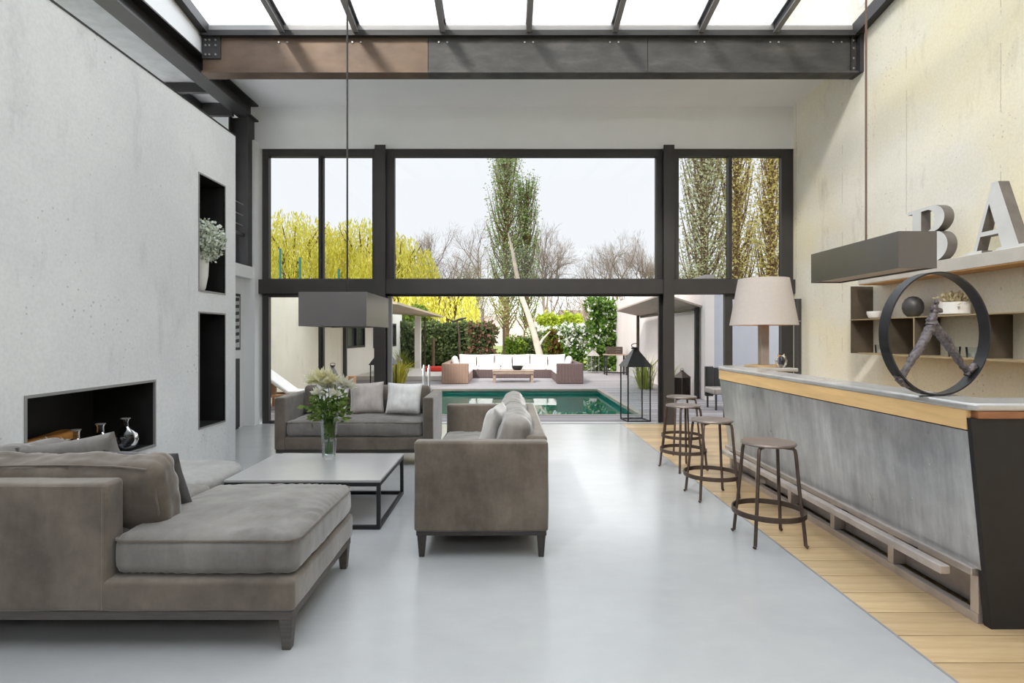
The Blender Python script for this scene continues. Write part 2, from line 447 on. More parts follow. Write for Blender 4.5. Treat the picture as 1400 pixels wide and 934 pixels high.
# ------------------------------------------------------------------ geometry helpers
class MB:
    def __init__(self):
        self.v, self.f = [], []
    def add(self, v, f):
        o = len(self.v)
        self.v += [tuple(p) for p in v]
        self.f += [tuple(i + o for i in q) for q in f]
        return self
    def box(self, x0, x1, y0, y1, z0, z1):
        v = [(x, y, z) for z in (z0, z1) for y in (y0, y1) for x in (x0, x1)]
        return self.add(v, [(0, 2, 3, 1), (4, 5, 7, 6), (0, 1, 5, 4), (2, 6, 7, 3), (0, 4, 6, 2), (1, 3, 7, 5)])
    def hexa(self, p):                       # 8 corners ordered like box()
        return self.add(p, [(0, 2, 3, 1), (4, 5, 7, 6), (0, 1, 5, 4), (2, 6, 7, 3), (0, 4, 6, 2), (1, 3, 7, 5)])
    def tube(self, pts, r, n=8, closed=False):
        P = [Vector(p) for p in pts]
        m = len(P)
        rad = r if isinstance(r, (list, tuple)) else [r] * m
        T = []
        for i in range(m):
            a = P[(i - 1) % m] if (closed or i) else P[i]
            b = P[(i + 1) % m] if (closed or i < m - 1) else P[i]
            T.append((b - a).normalized() if (b - a).length > 1e-9 else Vector((0, 0, 1)))
        u = T[0].orthogonal().normalized()
        V, F = [], []
        for i in range(m):
            u = (u - T[i] * u.dot(T[i]))
            u = u.normalized() if u.length > 1e-6 else T[i].orthogonal().normalized()
            w = T[i].cross(u)
            for k in range(n):
                a = 2 * math.pi * (k + 0.5) / n
                V.append(P[i] + (u * math.cos(a) + w * math.sin(a)) * rad[i])
        for i in range(m if closed else m - 1):
            j = (i + 1) % m
            for k in range(n):
                q = (k + 1) % n
                F.append((i * n + k, i * n + q, j * n + q, j * n + k))
        if not closed:
            F.append(tuple(range(n - 1, -1, -1)))
            F.append(tuple((m - 1) * n + k for k in range(n)))
        return self.add(V, F)
    def cyl(self, p0, p1, r, n=16, r2=None):
        return self.tube([p0, p1], [r, r if r2 is None else r2], n)
    def lathe(self, prof, n=24, c=(0, 0, 0)):
        V, F = [], []
        m = len(prof)
        for r, z in prof:
            for k in range(n):
                a = 2 * math.pi * k / n
                V.append((c[0] + max(r, 1e-4) * math.cos(a), c[1] + max(r, 1e-4) * math.sin(a), c[2] + z))
        for i in range(m - 1):
            for k in range(n):
                q = (k + 1) % n
                F.append((i * n + k, i * n + q, (i + 1) * n + q, (i + 1) * n + k))
        return self.add(V, F)
    def prism(self, poly, z0, z1):
        n = len(poly)
        v = [(x, y, z0) for x, y in poly] + [(x, y, z1) for x, y in poly]
        f = [tuple(range(n - 1, -1, -1)), tuple(range(n, 2 * n))]
        f += [(i, (i + 1) % n, n + (i + 1) % n, n + i) for i in range(n)]
        return self.add(v, f)
    def rbox(self, c, s, r, nx=8, ny=8, nz=4, puff=(0, 0), wr=0.0, wf=6.0, seed=0, puffx=0, puffy=0, fold=0.0):
        """upholstered box: rounded edges, optional puffed top (puff[0]) / bottom, wrinkles"""
        h = [k / 2 for k in s]
        r = min(r, min(h) * 0.98)
        def nodes(hh, n):
            inner = [(-1 + 2 * i / n) * (hh - r) for i in range(n + 1)]
            mg = [r * math.tan(math.radians(a)) for a in (15, 30, 45)]
            return [-(hh - r) - m_ for m_ in reversed(mg)] + inner + [(hh - r) + m_ for m_ in mg]
        ax = [nodes(h[0], nx), nodes(h[1], ny), nodes(h[2], nz)]
        idx, V, F = {}, [], []
        def vert(q):
            key = tuple(round(t, 6) for t in q)
            if key in idx:
                return idx[key]
            inn = [max(-(hh - r), min(hh - r, t)) for hh, t in zip(h, q)]
            d = Vector([a - b for a, b in zip(q, inn)])
            p = Vector(inn) + (d.normalized() * r if d.length > 1e-9 else Vector((0, 0, 0)))
            u, w, t = p.x / h[0], p.y / h[1], p.z / h[2]
            ku = (1 - min(1, abs(u)) ** 2.2) * (1 - min(1, abs(w)) ** 2.2)
            if p.z > 0:
                p.z += puff[0] * ku * max(0, t)
            else:
                p.z -= puff[1] * ku * max(0, -t)
            p.x += puffx * (1 - w * w) * (1 - t * t) * u
            p.y += puffy * (1 - u * u) * (1 - t * t) * w
            if wr:
                q3 = Vector((p.x + seed * 3.1, p.y + seed * 1.7, p.z + seed)) * wf
                nn = noise.noise(q3) + 0.5 * noise.noise(q3 * 2.3)
                dirv = Vector((u ** 3, w ** 3, t ** 3))
                if dirv.length > 1e-6:
                    dv = dirv.normalized()
                    p += dv * nn * wr
                    if fold:
                        ph = (p.x * abs(dv.y) + p.x * abs(dv.z) * abs(w) ** 3 + p.y * abs(dv.x) + p.y * abs(dv.z) * abs(u) ** 3) * 62 + 5 * noise.noise(q3 * 0.8)
                        edge = max(abs(t) if abs(dv.z) < 0.7 else max(abs(u), abs(w)), 0) ** 3
                        p += dv * fold * math.sin(ph) * edge * (0.4 + 0.6 * max(0, noise.noise(q3 * 0.6) + 0.4))
            V.append((p.x + c[0], p.y + c[1], p.z + c[2]))
            idx[key] = len(V) - 1
            return idx[key]
        for a in range(3):
            b, d = (a + 1) % 3, (a + 2) % 3
            for sg in (-1, 1):
                for i in range(len(ax[b]) - 1):
                    for j in range(len(ax[d]) - 1):
                        quad = []
                        for bi, dj in ((i, j), (i + 1, j), (i + 1, j + 1), (i, j + 1)):
                            q = [0, 0, 0]
                            q[a] = sg * h[a]
                            q[b], q[d] = ax[b][bi], ax[d][dj]
                            quad.append(vert(q))
                        F.append(tuple(quad if sg > 0 else reversed(quad)))
        return self.add(V, F)
    def pillow(self, w, hgt, t, seed=0, n=18, wr=0.012, pinch=0.06):
        """scatter cushion in the local XZ plane, thickness along Y, centred"""
        V, F = [], []
        for s in (1, -1):
            for i in range(n + 1):
                for j in range(n + 1):
                    u, v = -1 + 2 * i / n, -1 + 2 * j / n
                    x = u * w / 2 * (1 - pinch * (1 - v * v) * abs(u))
                    z = v * hgt / 2 * (1 - pinch * (1 - u * u) * abs(v))
                    k = max(0, (1 - u ** 4) * (1 - v ** 4)) ** 0.55
                    q = Vector((x * 7 + seed * 5, z * 7, seed * 3 + s))
                    y = s * t / 2 * k + wr * k ** 0.3 * (noise.noise(q) + 0.6 * noise.noise(q * 2.1)) * (k > 0)
                    V.append((x, y, z))
        m = (n + 1) ** 2
        for s in (0, 1):
            for i in range(n):
                for j in range(n):
                    a = s * m + i * (n + 1) + j
                    F.append((a, a + 1, a + n + 2, a + n + 1) if s else (a, a + n + 1, a + n + 2, a + 1))
        return self.add(V, F)
    def rot(self, eul, loc=(0, 0, 0)):
        from mathutils import Euler
        R = Euler(eul).to_matrix()
        self.v = [tuple(R @ Vector(p) + Vector(loc)) for p in self.v]
        return self

def link(name, me, parent):
    o = bpy.data.objects.new(name, me)
    COL.objects.link(o)
    if parent is not None:
        o.parent = parent
    return o

def part(name, mb, mat, parent=None, smooth=True, bevel=0.0, world=False, ang=40, seg=2, recalc=True):
    me = bpy.data.meshes.new(name)
    v = mb.v
    if world and parent is not None:
        L = parent.location
        v = [(p[0] - L.x, p[1] - L.y, p[2] - L.z) for p in v]
    me.from_pydata(v, [], mb.f)
    if recalc and len(mb.f) < 30000:
        bm = bmesh.new()
        bm.from_mesh(me)
        bmesh.ops.remove_doubles(bm, verts=bm.verts, dist=1e-6)
        bmesh.ops.recalc_face_normals(bm, faces=bm.faces)
        bm.to_mesh(me)
        bm.free()
    me.materials.append(M[mat] if isinstance(mat, str) else mat)
    if smooth:
        me.shade_smooth()
        me.set_sharp_from_angle(angle=math.radians(ang))
    o = link(name, me, parent)
    if bevel:
        b = o.modifiers.new('bevel', 'BEVEL')
        b.width = bevel
        b.segments = seg
        b.limit_method = 'ANGLE'
        b.angle_limit = math.radians(50)
    return o

def tag(o, label, cat, group=None, kind=None):
    o['label'] = label
    o['category'] = cat
    if group:
        o['group'] = group
    if kind:
        o['kind'] = kind
    return o

def thing(name, label, cat, loc=(0, 0, 0), rz=0, group=None, kind=None):
    o = bpy.data.objects.new(name, None)
    COL.objects.link(o)
    o.empty_display_size = 0.1
    o.location = loc
    o.rotation_euler = (0, 0, rz)
    return tag(o, label, cat, group, kind)

def dup(root, loc, rz, label, group=None):
    r = root.copy()
    COL.objects.link(r)
    r.location = loc
    r.rotation_euler = (0, 0, rz)
    r['label'] = label
    if group:
        r['group'] = group
    for ch in root.children:
        c = ch.copy()
        COL.objects.link(c)
        c.parent = r
        for g in ch.children:
            d = g.copy()
            COL.objects.link(d)
            d.parent = c
    return r

def npmesh(name, V, F, mat, parent=None, kind=None):
    """fast mesh from numpy arrays, F is (n,4)"""
    me = bpy.data.meshes.new(name)
    me.vertices.add(len(V))
    me.vertices.foreach_set('co', np.asarray(V, np.float32).ravel())
    me.loops.add(F.size)
    me.loops.foreach_set('vertex_index', F.astype(np.int32).ravel())
    me.polygons.add(len(F))
    me.polygons.foreach_set('loop_start', np.arange(0, F.size, F.shape[1], dtype=np.int32))
    me.update(calc_edges=True)
    me.materials.append(M[mat])
    o = link(name, me, parent)
    if kind:
        o['kind'] = kind
    return o

def leaves(P, size, D=None, asp=0.5, jit=1.0):
    """diamond leaf quads at points P; D optional main directions"""
    n = len(P)
    A = RNG.normal(size=(n, 3))
    if D is not None:
        A = D + A * jit * 0.35
    A /= np.linalg.norm(A, axis=1, keepdims=True) + 1e-9
    B = np.cross(A, RNG.normal(size=(n, 3)))
    B /= np.linalg.norm(B, axis=1, keepdims=True) + 1e-9
    s = size * (0.6 + 0.8 * RNG.random((n, 1)))
    V = np.stack([P, P + A * s * 0.5 + B * s * asp * 0.5, P + A * s, P + A * s * 0.5 - B * s * asp * 0.5], 1).reshape(-1, 3)
    F = np.arange(4 * n).reshape(n, 4)
    return V, F

def grid_wall(mb, axis, a0, a1, z0, z1, t0, t1, holes):
    """wall with rectangular holes. axis 'y': wall runs along y, thickness along x (t0..t1); axis 'x': runs along x"""
    A = sorted(set([a0, a1] + [h[0] for h in holes] + [h[1] for h in holes]))
    Z = sorted(set([z0, z1] + [h[2] for h in holes] + [h[3] for h in holes]))
    def solid(i, j):
        if i < 0 or j < 0 or i >= len(A) - 1 or j >= len(Z) - 1:
            return False
        ca, cz = (A[i] + A[i + 1]) / 2, (Z[j] + Z[j + 1]) / 2
        return not any(h[0] < ca < h[1] and h[2] < cz < h[3] for h in holes)
    def pt(a, z, t):
        return (t, a, z) if axis == 'y' else (a, t, z)
    for i in range(len(A) - 1):
        for j in range(len(Z) - 1):
            if not solid(i, j):
                continue
            a, b, c, d = A[i], A[i + 1], Z[j], Z[j + 1]
            for t in (t0, t1):
                mb.add([pt(a, c, t), pt(b, c, t), pt(b, d, t), pt(a, d, t)], [(0, 1, 2, 3)])
            for di, dj, e in ((-1, 0, (a, c, a, d)), (1, 0, (b, c, b, d)), (0, -1, (a, c, b, c)), (0, 1, (a, d, b, d))):
                if not solid(i + di, j + dj):
                    mb.add([pt(e[0], e[1], t0), pt(e[2], e[3], t0), pt(e[2], e[3], t1), pt(e[0], e[1], t1)], [(0, 1, 2, 3)])
    return mb

B = MB

# ------------------------------------------------------------------ room shell
S = 'structure'
XL, XR, YF, YB = -3.1, 4.6, 9.23, -3.4      # left wall face, right wall face, facade, back
tag(part('floor', B().box(-6.6, 1.842, YB, YF - 0.06, -0.2, 0).box(1.842, XR, YB, YF - 0.06, -0.2, -0.03), 'floor', None, False), 'polished grey concrete floor running to the glazed facade', 'floor', kind=S)
pf = thing('floor_boards', 'strip of pale oak floor boards along the foot of the bar', 'floor', (0, 0, 0), kind=S)
y = -0.9
plank_me = {}
while y < 9.1:
    w = 0.225 if y + 0.225 < YF - 0.06 else YF - 0.06 - y
    b = B().box(0, 2.755, -w / 2 + 0.003, w / 2 - 0.003, -0.03, 0.0)
    key = round(w, 3)
    if key not in plank_me:
        o = part('plank', b, 'plank', pf, False)
        plank_me[key] = o.data
    else:
        o = link('plank', plank_me[key], pf)
    o.location = (1.845, y + w / 2, 0.0005)
    y += w
tag(part('trim_1', B().box(1.835, 1.846, YB, YF - 0.06, -0.03, 0.002), 'frame_light', None, False), 'thin metal strip between concrete floor and oak boards', 'floor trim', kind=S)

# left concrete wall with fireplace and niches
FP = (3.66, 5.02, 0.45, 1.03)
N1 = (5.72, 6.26, 1.87, 3.06)
N2 = (5.72, 6.26, 0.48, 1.66)
wl = B()
grid_wall(wl, 'y', YB, 6.5, 0, 3.69, XL - 0.62, XL, [FP, N1, N2])
tag(part('wall_left', wl, 'concrete_left', None, False), 'tall pale concrete wall with fireplace and two dark niches', 'wall', kind=S)
tag(part('trim_2', B().box(XL - 0.62, XL + 0.004, YB, 6.5, 3.69, 3.706), 'black_liner', None, False), 'thin black steel strip on top of the concrete wall', 'wall trim', kind=S)

def liner(root, h, depth, rim):
    y0, y1, z0, z1 = h
    b = B()
    e = 0.012
    x0, x1 = XL - depth, XL + 0.003
    b.box(x0, x1, y0, y0 + e, z0, z1).box(x0, x1, y1 - e, y1, z0, z1)
    b.box(x0, x1, y0 + e, y1 - e, z0, z0 + e).box(x0, x1, y0 + e, y1 - e, z1 - e, z1)
    b.box(x0, x0 + e, y0 + e, y1 - e, z0 + e, z1 - e)
    part('liner', b, 'black_liner', root, False, world=True)
    f = B()
    t = rim
    f.box(XL - 0.01, XL + 0.006, y0 - 0.004, y0 + t, z0 - 0.004, z1 + 0.004).box(XL - 0.01, XL + 0.006, y1 - t, y1 + 0.004, z0 - 0.004, z1 + 0.004)
    f.box(XL - 0.01, XL + 0.006, y0 + t, y1 - t, z0 - 0.004, z0 + t).box(XL - 0.01, XL + 0.006, y0 + t, y1 - t, z1 - t, z1 + 0.004)
    part('frame', f, 'frame_light', root, False, world=True)
r = thing('fireplace', 'long black recessed fireplace opening with thin steel frame', 'fireplace', (XL, 4.34, 0.45), kind=S)
liner(r, FP, 0.55, 0.016)
r = thing('wall_niche', 'upper tall dark niche holding the white flower vase', 'niche', (XL, 5.99, 1.87), kind=S)
liner(r, N1, 0.42, 0.012)
r = thing('wall_niche', 'lower tall dark niche, empty, near the end of the concrete wall', 'niche', (XL, 5.99, 0.48), kind=S)
liner(r, N2, 0.42, 0.012)

# right wall
tag(part('wall_right', B().box(XR, XR + 0.3, YB, YF + 0.2, 0, 7.4), 'concrete_right', None, False), 'high cream concrete wall with faint formwork seams behind the bar', 'wall', kind=S)
# facade: wall above the windows, soffit
tag(part('wall_front', B().box(-4.4, XR, YF - 0.05, YF + 0.25, 4.44, 6.3), 'white_paint', None, False), 'white wall band above the big windows', 'wall', kind=S)  # unseen upper part raised to cast shade on the deck
tag(part('ceiling', B().box(-4.4, XR, 7.62, YF - 0.05, 5.11, 5.6), 'white_paint', None, False), 'flat white ceiling between steel beam and windows', 'ceiling', kind=S)
tag(part('trim_3', B().box(-4.05, XR, YF - 0.07, YF + 0.1, 4.425, 4.445), 'white_paint', None, False), 'thin white reveal strip over the window heads', 'trim', kind=S)
# left part behind the concrete wall
tag(part('wall_left_far', B().box(-4.35, -4.15, 6.5, YF + 0.2, 0, 2.31), 'grey_paint', None, False), 'white side wall under the mezzanine beyond the concrete wall', 'wall', kind=S)
tag(part('trim_4', B().box(-4.2, -3.98, YF - 0.25, YF + 0.2, 0, 4.5), 'white_paint', None, False), 'white pilaster beside the left window frame', 'pilaster', kind=S)
tag(part('mezzanine_floor', B().box(-6.6, -4.02, 6.6, YF - 0.02, 2.315, 2.50).box(-6.6, -3.73, YB, 6.6, 2.3, 2.48), 'white_paint', None, False), 'white mezzanine slab edge beside the steel post', 'mezzanine', kind=S)
wm = B()
grid_wall(wm, 'y', YB, YF + 0.2, 0, 5.3, -6.6, -6.4, [(-2.5, 3.0, 2.9, 4.7), (5.6, 8.8, 2.9, 4.6)])  # unseen openings added to let daylight onto the mezzanine
tag(part('wall_mezzanine', wm, 'grey_paint', None, False), 'grey back wall of the mezzanine', 'wall', kind=S)
tag(part('wall_mezzanine_front', B().box(-6.4, -4.4, YF, YF + 0.2, 0, 5.3).box(-4.4, -4.2, YF, YF + 0.2, 0, 4.44), 'grey_paint', None, False), 'grey end wall of the mezzanine behind the steel post', 'wall', kind=S)
tag(part('ceiling_mezzanine', B().box(-6.4, -4.22, YB, YF, 5.0, 5.2), 'mezz_grey', None, False), 'grey mezzanine ceiling behind the edge beam', 'ceiling', kind=S)
tag(part('wall_mezzanine_pier', B().box(-6.35, -4.9, 3.2, 5.35, 2.49, 4.99), 'white_paint', None, False), 'white wall block standing on the mezzanine', 'wall', kind=S)
tag(part('wall_upstand', B().box(-4.16, -4.0, YB, 7.62, 5.102, 7.2), 'white_paint', None, False), 'white upstand wall between edge beam and skylight', 'wall', kind=S)
# unseen rear wall: darkened to cut bounce, open gap added for daylight
wb = B()
grid_wall(wb, 'x', -6.6, XR + 0.3, 0, 7.4, YB - 0.25, YB, [(-2.9, 4.3, 3.2, 4.8)])
tag(part('wall_back', wb, 'rear_wall', None, False), 'brown rear wall with a high opening behind the viewer', 'wall', kind=S)

# steel cross beam
bm_ = thing('steel_beam', 'wide rolled steel cross beam under the skylight', 'beam', (0.3, 7.5, 4.84), kind=S)
part('web', B().box(-3.98, -1.042, 7.45, 7.47, 4.86, 5.31).box(-1.036, 1.825, 7.45, 7.47, 4.86, 5.31).box(1.831, XR - 0.05, 7.45, 7.47, 4.86, 5.31), 'beam', bm_, False, world=True)
part('flange', B().box(-3.98, XR - 0.04, 7.40, 7.60, 4.835, 4.86), 'beam', bm_, False, world=True)
part('flange', B().box(-3.98, XR - 0.04, 7.38, 7.60, 5.31, 5.345), 'steel_dark', bm_, False, world=True)
part('web', B().box(-3.98, XR - 0.05, 7.58, 7.60, 4.86, 5.31), 'beam', bm_, False, world=True)
part('end_plate', B().box(-3.98, -3.74, 7.43, 7.449, 5.03, 5.31), 'steel_dark', bm_, False, world=True)
part('end_plate', B().box(XR - 0.13, XR - 0.115, 7.41, 7.449, 4.86, 5.31).box(XR - 0.05, XR - 0.002, 7.36, 7.6, 4.83, 5.35), 'steel_dark', bm_, False, world=True)
bars_x = [-2.93, -1.97, -0.843, 0.277, 1.39, 2.51, 3.48]
bme = None
def bolt(parent, x, y, z, r=0.013):
    global bme
    if bme is None:
        o = part('bolt', B().tube([(0, 0, 0), (0, -0.012, 0)], 1.0 * 0.013, 6), 'bolt', parent)
        bme = o.data
    else:
        o = link('bolt', bme, parent)
    L = parent.location
    o.location = (x - L.x, y - L.y, z - L.z)
for x in bars_x + [4.3]:
    for dx in (-0.055, 0.055):
        bolt(bm_, x + dx, 7.45, 5.25)
for x in (-3.93, -3.88, -3.80):
    for z in (5.08, 5.2, 5.27):
        bolt(bm_, x, 7.43, z)
for z in (4.9, 5.03, 5.16, 5.26):
    bolt(bm_, XR - 0.10, 7.43, z)

# left edge beam and post
eb = thing('edge_beam', 'dark steel edge beam running along the mezzanine', 'beam', (-4.1, 3, 4.84), kind=S)
part('web', B().box(-4.13, -4.11, YB, YF - 0.1, 4.86, 5.08), 'steel_dark', eb, False, world=True)
part('flange', B().box(-4.22, -3.985, YB, YF - 0.1, 4.835, 4.86), 'steel_dark', eb, False, world=True)
part('flange', B().box(-4.22, -3.985, YB, YF - 0.1, 5.08, 5.10), 'steel_dark', eb, False, world=True)
for yy in (2.0, 4.0, 5.6, 8.3):
    o = link('bolt', bme, eb)
    o.location = (-4.1 + 0.0, yy - 3, 4.97 - 4.84)
    o.rotation_euler = (0, 0, math.pi / 2)
po = thing('steel_post', 'dark steel I-section post rising from the mezzanine edge', 'post', (-4.2, 8.85, 2.5), kind=S)
part('web', B().box(-4.3, -4.04, 8.94, 8.955, 2.5, 4.835), 'steel_dark', po, False, world=True)
part('flange', B().box(-4.32, -4.3, 8.83, 9.06, 2.5, 4.835), 'steel_dark', po, False, world=True)
part('flange', B().box(-4.04, -4.02, 8.83, 9.06, 2.5, 4.835), 'steel_dark', po, False, world=True)
mb_ = thing('cross_joist', 'dark steel joists crossing under the mezzanine ceiling', 'joist', (-5.2, 7.8, 4.7), kind=S)
part('joist', B().box(-6.38, -4.23, 8.05, 8.12, 4.86, 4.99), 'steel_dark', mb_, False, world=True)
part('joist', B().box(-6.38, -4.23, 8.75, 8.82, 4.80, 4.99), 'steel_dark', mb_, False, world=True)
part('joist', B().box(-4.75, -4.69, 8.13, 8.74, 4.88, 4.99), 'steel_dark', mb_, False, world=True)
rl = thing('mezzanine_railing', 'steel railing with thin horizontal rods on the mezzanine', 'railing', (-4.1, 7.8, 2.5), kind=S)
part('bottom_rail', B().box(-4.12, -4.07, 6.7, 8.83, 2.95, 3.0), 'steel_dark', rl, False, world=True)
for z in (3.12, 3.28, 3.45):
    part('rod', B().cyl((-4.095, 6.7, z), (-4.095, 8.83, z), 0.008, 8), 'frame_light', rl, world=True)
part('railing_post', B().box(-4.115, -4.075, 6.68, 6.72, 2.5, 3.5), 'steel_dark', rl, False, world=True)
d1 = thing('wall_panel', 'low dark panel on the white side wall under the striped picture', 'panel', (-4.14, 8.4, 0))
part('panel', B().box(-4.148, -4.10, 8.05, 8.74, 0.02, 1.07), 'steel_dark', d1, False, 0.004, True)
part('plinth', B().box(-4.148, -4.11, 8.07, 8.72, 0.0, 0.02), 'iron_black', d1, False, 0, True)
AY, AZ = 8.5, 1.2
art = thing('framed_picture', 'small dark striped picture on the wall behind the concrete wall end', 'picture', (-4.14, AY, AZ))
part('frame', B().box(-4.149, -4.12, 8.18, 8.80, 1.20, 2.06), 'iron_black', art, False, world=True)
pp = part('print', B().box(-4.122, -4.115, 8.22, 8.76, 1.24, 2.02), 'art_paper', art, False, world=True)
for k in range(7):
    z = 1.28 + k * 0.105
    part('stripe', B().hexa([(-4.116, 8.24, z), (-4.112, 8.24, z), (-4.116, 8.74, z + .04), (-4.112, 8.74, z + .04),
                             (-4.116, 8.24, z + .05), (-4.112, 8.24, z + .05), (-4.116, 8.74, z + .09), (-4.112, 8.74, z + .09)]), 'iron_black', pp, False).location = (4.14, -AY, -AZ)

# skylight
SL = 0.15
def zs(y): return 5.43 + (7.45 - y) * SL
sk = thing('window_1', 'sloping glazed skylight with dark steel bars', 'skylight', (0.3, 7.45, 5.43), kind=S)
yb = YB + 0.02
edges = [-3.97] + bars_x + [4.55]
def slopebar(x0, x1, zlo, zhi, y0=yb, y1=7.45):
    return B().hexa([(x0, y0, zs(y0) + zlo), (x1, y0, zs(y0) + zlo), (x0, y1, zs(y1) + zlo), (x1, y1, zs(y1) + zlo),
                     (x0, y0, zs(y0) + zhi), (x1, y0, zs(y0) + zhi), (x0, y1, zs(y1) + zhi), (x1, y1, zs(y1) + zhi)])
for x in bars_x:
    g = part('glazing_bar', slopebar(x - 0.009, x + 0.009, -0.075, 0.04), 'steel_dark', sk, False, world=True)
    part('bar_flange', slopebar(x - 0.035, x + 0.035, -0.085, -0.075), 'frame_light', sk, False, world=True)
    part('bar_cap', slopebar(x - 0.04, x + 0.04, 0.04, 0.055), 'steel_dark', sk, False, world=True)
part('edge_frame', slopebar(-4.0, -3.9, -0.08, 0.055), 'steel_dark', sk, False, world=True)
part('edge_frame', slopebar(4.50, XR, -0.12, 0.055), 'steel_dark', sk, False, world=True)
part('sill_frame', B().box(-3.98, XR - 0.01, 7.42, 7.5, 5.345, 5.40), 'steel_dark', sk, False, world=True)
part('sill_frame', B().box(-3.98, XR - 0.01, 7.44, 7.56, 5.40, 5.47), 'frame_light', sk, False, world=True)
for a, b in zip(edges[:-1], edges[1:]):
    part('pane', B().add([(a + 0.02, yb, zs(yb) + 0.02), (b - 0.02, yb, zs(yb) + 0.02), (b - 0.02, 7.5, zs(7.5) + 0.02), (a + 0.02, 7.5, zs(7.5) + 0.02)], [(0, 1, 2, 3)]), 'roof_glass', sk, False, world=True)

# facade windows
def win(name, label, x0, x1, z0, z1, frame, mull=(), panes=True, bot=0.07, top=0.12, mw=0.07, glass='facade_glass'):
    w = thing(name, label, 'window', ((x0 + x1) / 2, YF, z0), kind=S)
    y0, y1 = YF - 0.05, YF + 0.05
    l, r_ = frame
    part('frame', B().box(x0, x0 + l, y0, y1, z0, z1), 'frame', w, False, 0.004, True)
    part('frame', B().box(x1 - r_, x1, y0, y1, z0, z1), 'frame', w, False, 0.004, True)
    part('frame', B().box(x0 + l, x1 - r_, y0, y1, z1 - top, z1), 'frame', w, False, 0.004, True)
    if bot:
        part('frame', B().box(x0 + l, x1 - r_, y0, y1, z0, z0 + bot), 'frame', w, False, 0.004, True)
    xs = [x0 + l]
    for m in mull:
        part('mullion', B().box(m - mw / 2, m, y0 - 0.02, y1, z0 + bot, z1 - top).box(m + 0.004, m + mw / 2, y0 + 0.02, y1, z0 + bot, z1 - top), 'frame', w, False, 0.004, True)
        xs += [m - mw / 2, m + mw / 2]
    xs.append(x1 - r_)
    if panes:
        for k in range(0, len(xs), 2):
            part('pane', B().add([(xs[k], YF, z0 + bot), (xs[k + 1], YF, z0 + bot), (xs[k + 1], YF, z1 - top), (xs[k], YF, z1 - top)], [(0, 1, 2, 3)]), glass, w, False, world=True)
    return w
win('window_2', 'upper left window of two panes above the lounge sofa', -3.952, -2.10, 2.319, 4.425, (0.106, 0.08), [-3.005], bot=0.02)
win('window_3', 'wide single pane upper centre window framing the poplar', -1.965, 2.50, 2.319, 4.425, (0.143, 0.11), bot=0.02)
win('window_4', 'upper right window of two panes beside the concrete wall', 2.64, 4.598, 2.319, 4.425, (0.117, 0.19), [3.585], bot=0.02)
win('window_5', 'lower left glazed doors behind the two-seat sofa', -3.952, -2.10, 0.0, 2.09, (0.106, 0.05), [-3.005], bot=0.05, top=0.05, glass='door_glass')
win('window_6', 'lower right glazed door behind the table lamp', 3.50, 4.598, 0.0, 2.09, (0.121, 0.19), bot=0.05, top=0.08, glass='door_glass')
tr = thing('door_1', 'wide glazed sliding door bay facing the pool', 'door', (0.3, YF, 0), kind=S)
part('track', B().box(-2.1, 3.5, YF - 0.06, YF + 0.12, -0.02, 0.006), 'frame_light', tr, False, world=True)
part('pane', B().add([(-1.88, YF + 0.06, 0.01), (2.455, YF + 0.06, 0.01), (2.455, YF + 0.06, 2.06), (-1.88, YF + 0.06, 2.06)], [(0, 1, 2, 3)]), 'door_glass', tr, False, world=True)  # closed tinted pane added to dim the garden seen through this bay
part('pane', B().add([(2.66, YF + 0.06, 0.01), (3.5, YF + 0.06, 0.01), (3.5, YF + 0.06, 2.09), (2.66, YF + 0.06, 2.09)], [(0, 1, 2, 3)]), 'door_glass', tr, False, world=True)
part('head', B().box(-1.95, 2.485, YF + 0.02, YF + 0.12, 2.06, 2.09), 'frame', tr, False, world=True)
part('sash_frame', B().box(2.455, 2.49, YF + 0.03, YF + 0.09, 0.0, 2.06), 'iron_black', tr, False, world=True)
part('sash_frame', B().box(-1.95, -1.88, YF + 0.03, YF + 0.09, 0.0, 2.06), 'frame_light', tr, False, world=True)
tag(part('window_beam', B().box(-4.06, XR - 0.002, YF - 0.12, YF + 0.12, 2.09, 2.319), 'frame', None, False, 0.006), 'heavy dark transom beam dividing upper and lower windows', 'beam', kind=S)
for xx, lb in ((-2.032, 'dark steel facade column between lounge windows and pool opening'), (2.57, 'dark steel facade column between pool opening and bar')):
    c = thing('facade_column', lb, 'column', (xx, 9.15, 0), kind=S)
    part('flange', B().box(xx - 0.085, xx + 0.085, 9.08, 9.10, 0, 4.46), 'frame', c, False, world=True)
    part('web', B().box(xx - 0.01, xx + 0.01, 9.10, 9.3, 0, 4.46), 'frame', c, False, world=True)
    part('flange', B().box(xx - 0.085, xx + 0.085, 9.3, 9.32, 0, 4.46), 'frame', c, False, world=True)
cp = thing('wall_pipe', 'slim dark vertical tube standing against the right wall near the window', 'pipe', (4.5, 8.85, 0))
part('tube', B().cyl((4.5, 8.85, 0), (4.5, 8.85, 1.64), 0.052, 20), 'frame', cp, world=True)
part('tube', B().cyl((4.5, 8.85, 1.65), (4.5, 8.85, 1.99), 0.052, 20), 'frame', cp, world=True)
part('collar', B().cyl((4.5, 8.85, 1.638), (4.5, 8.85, 1.652), 0.055, 20), 'frame_light', cp, world=True)

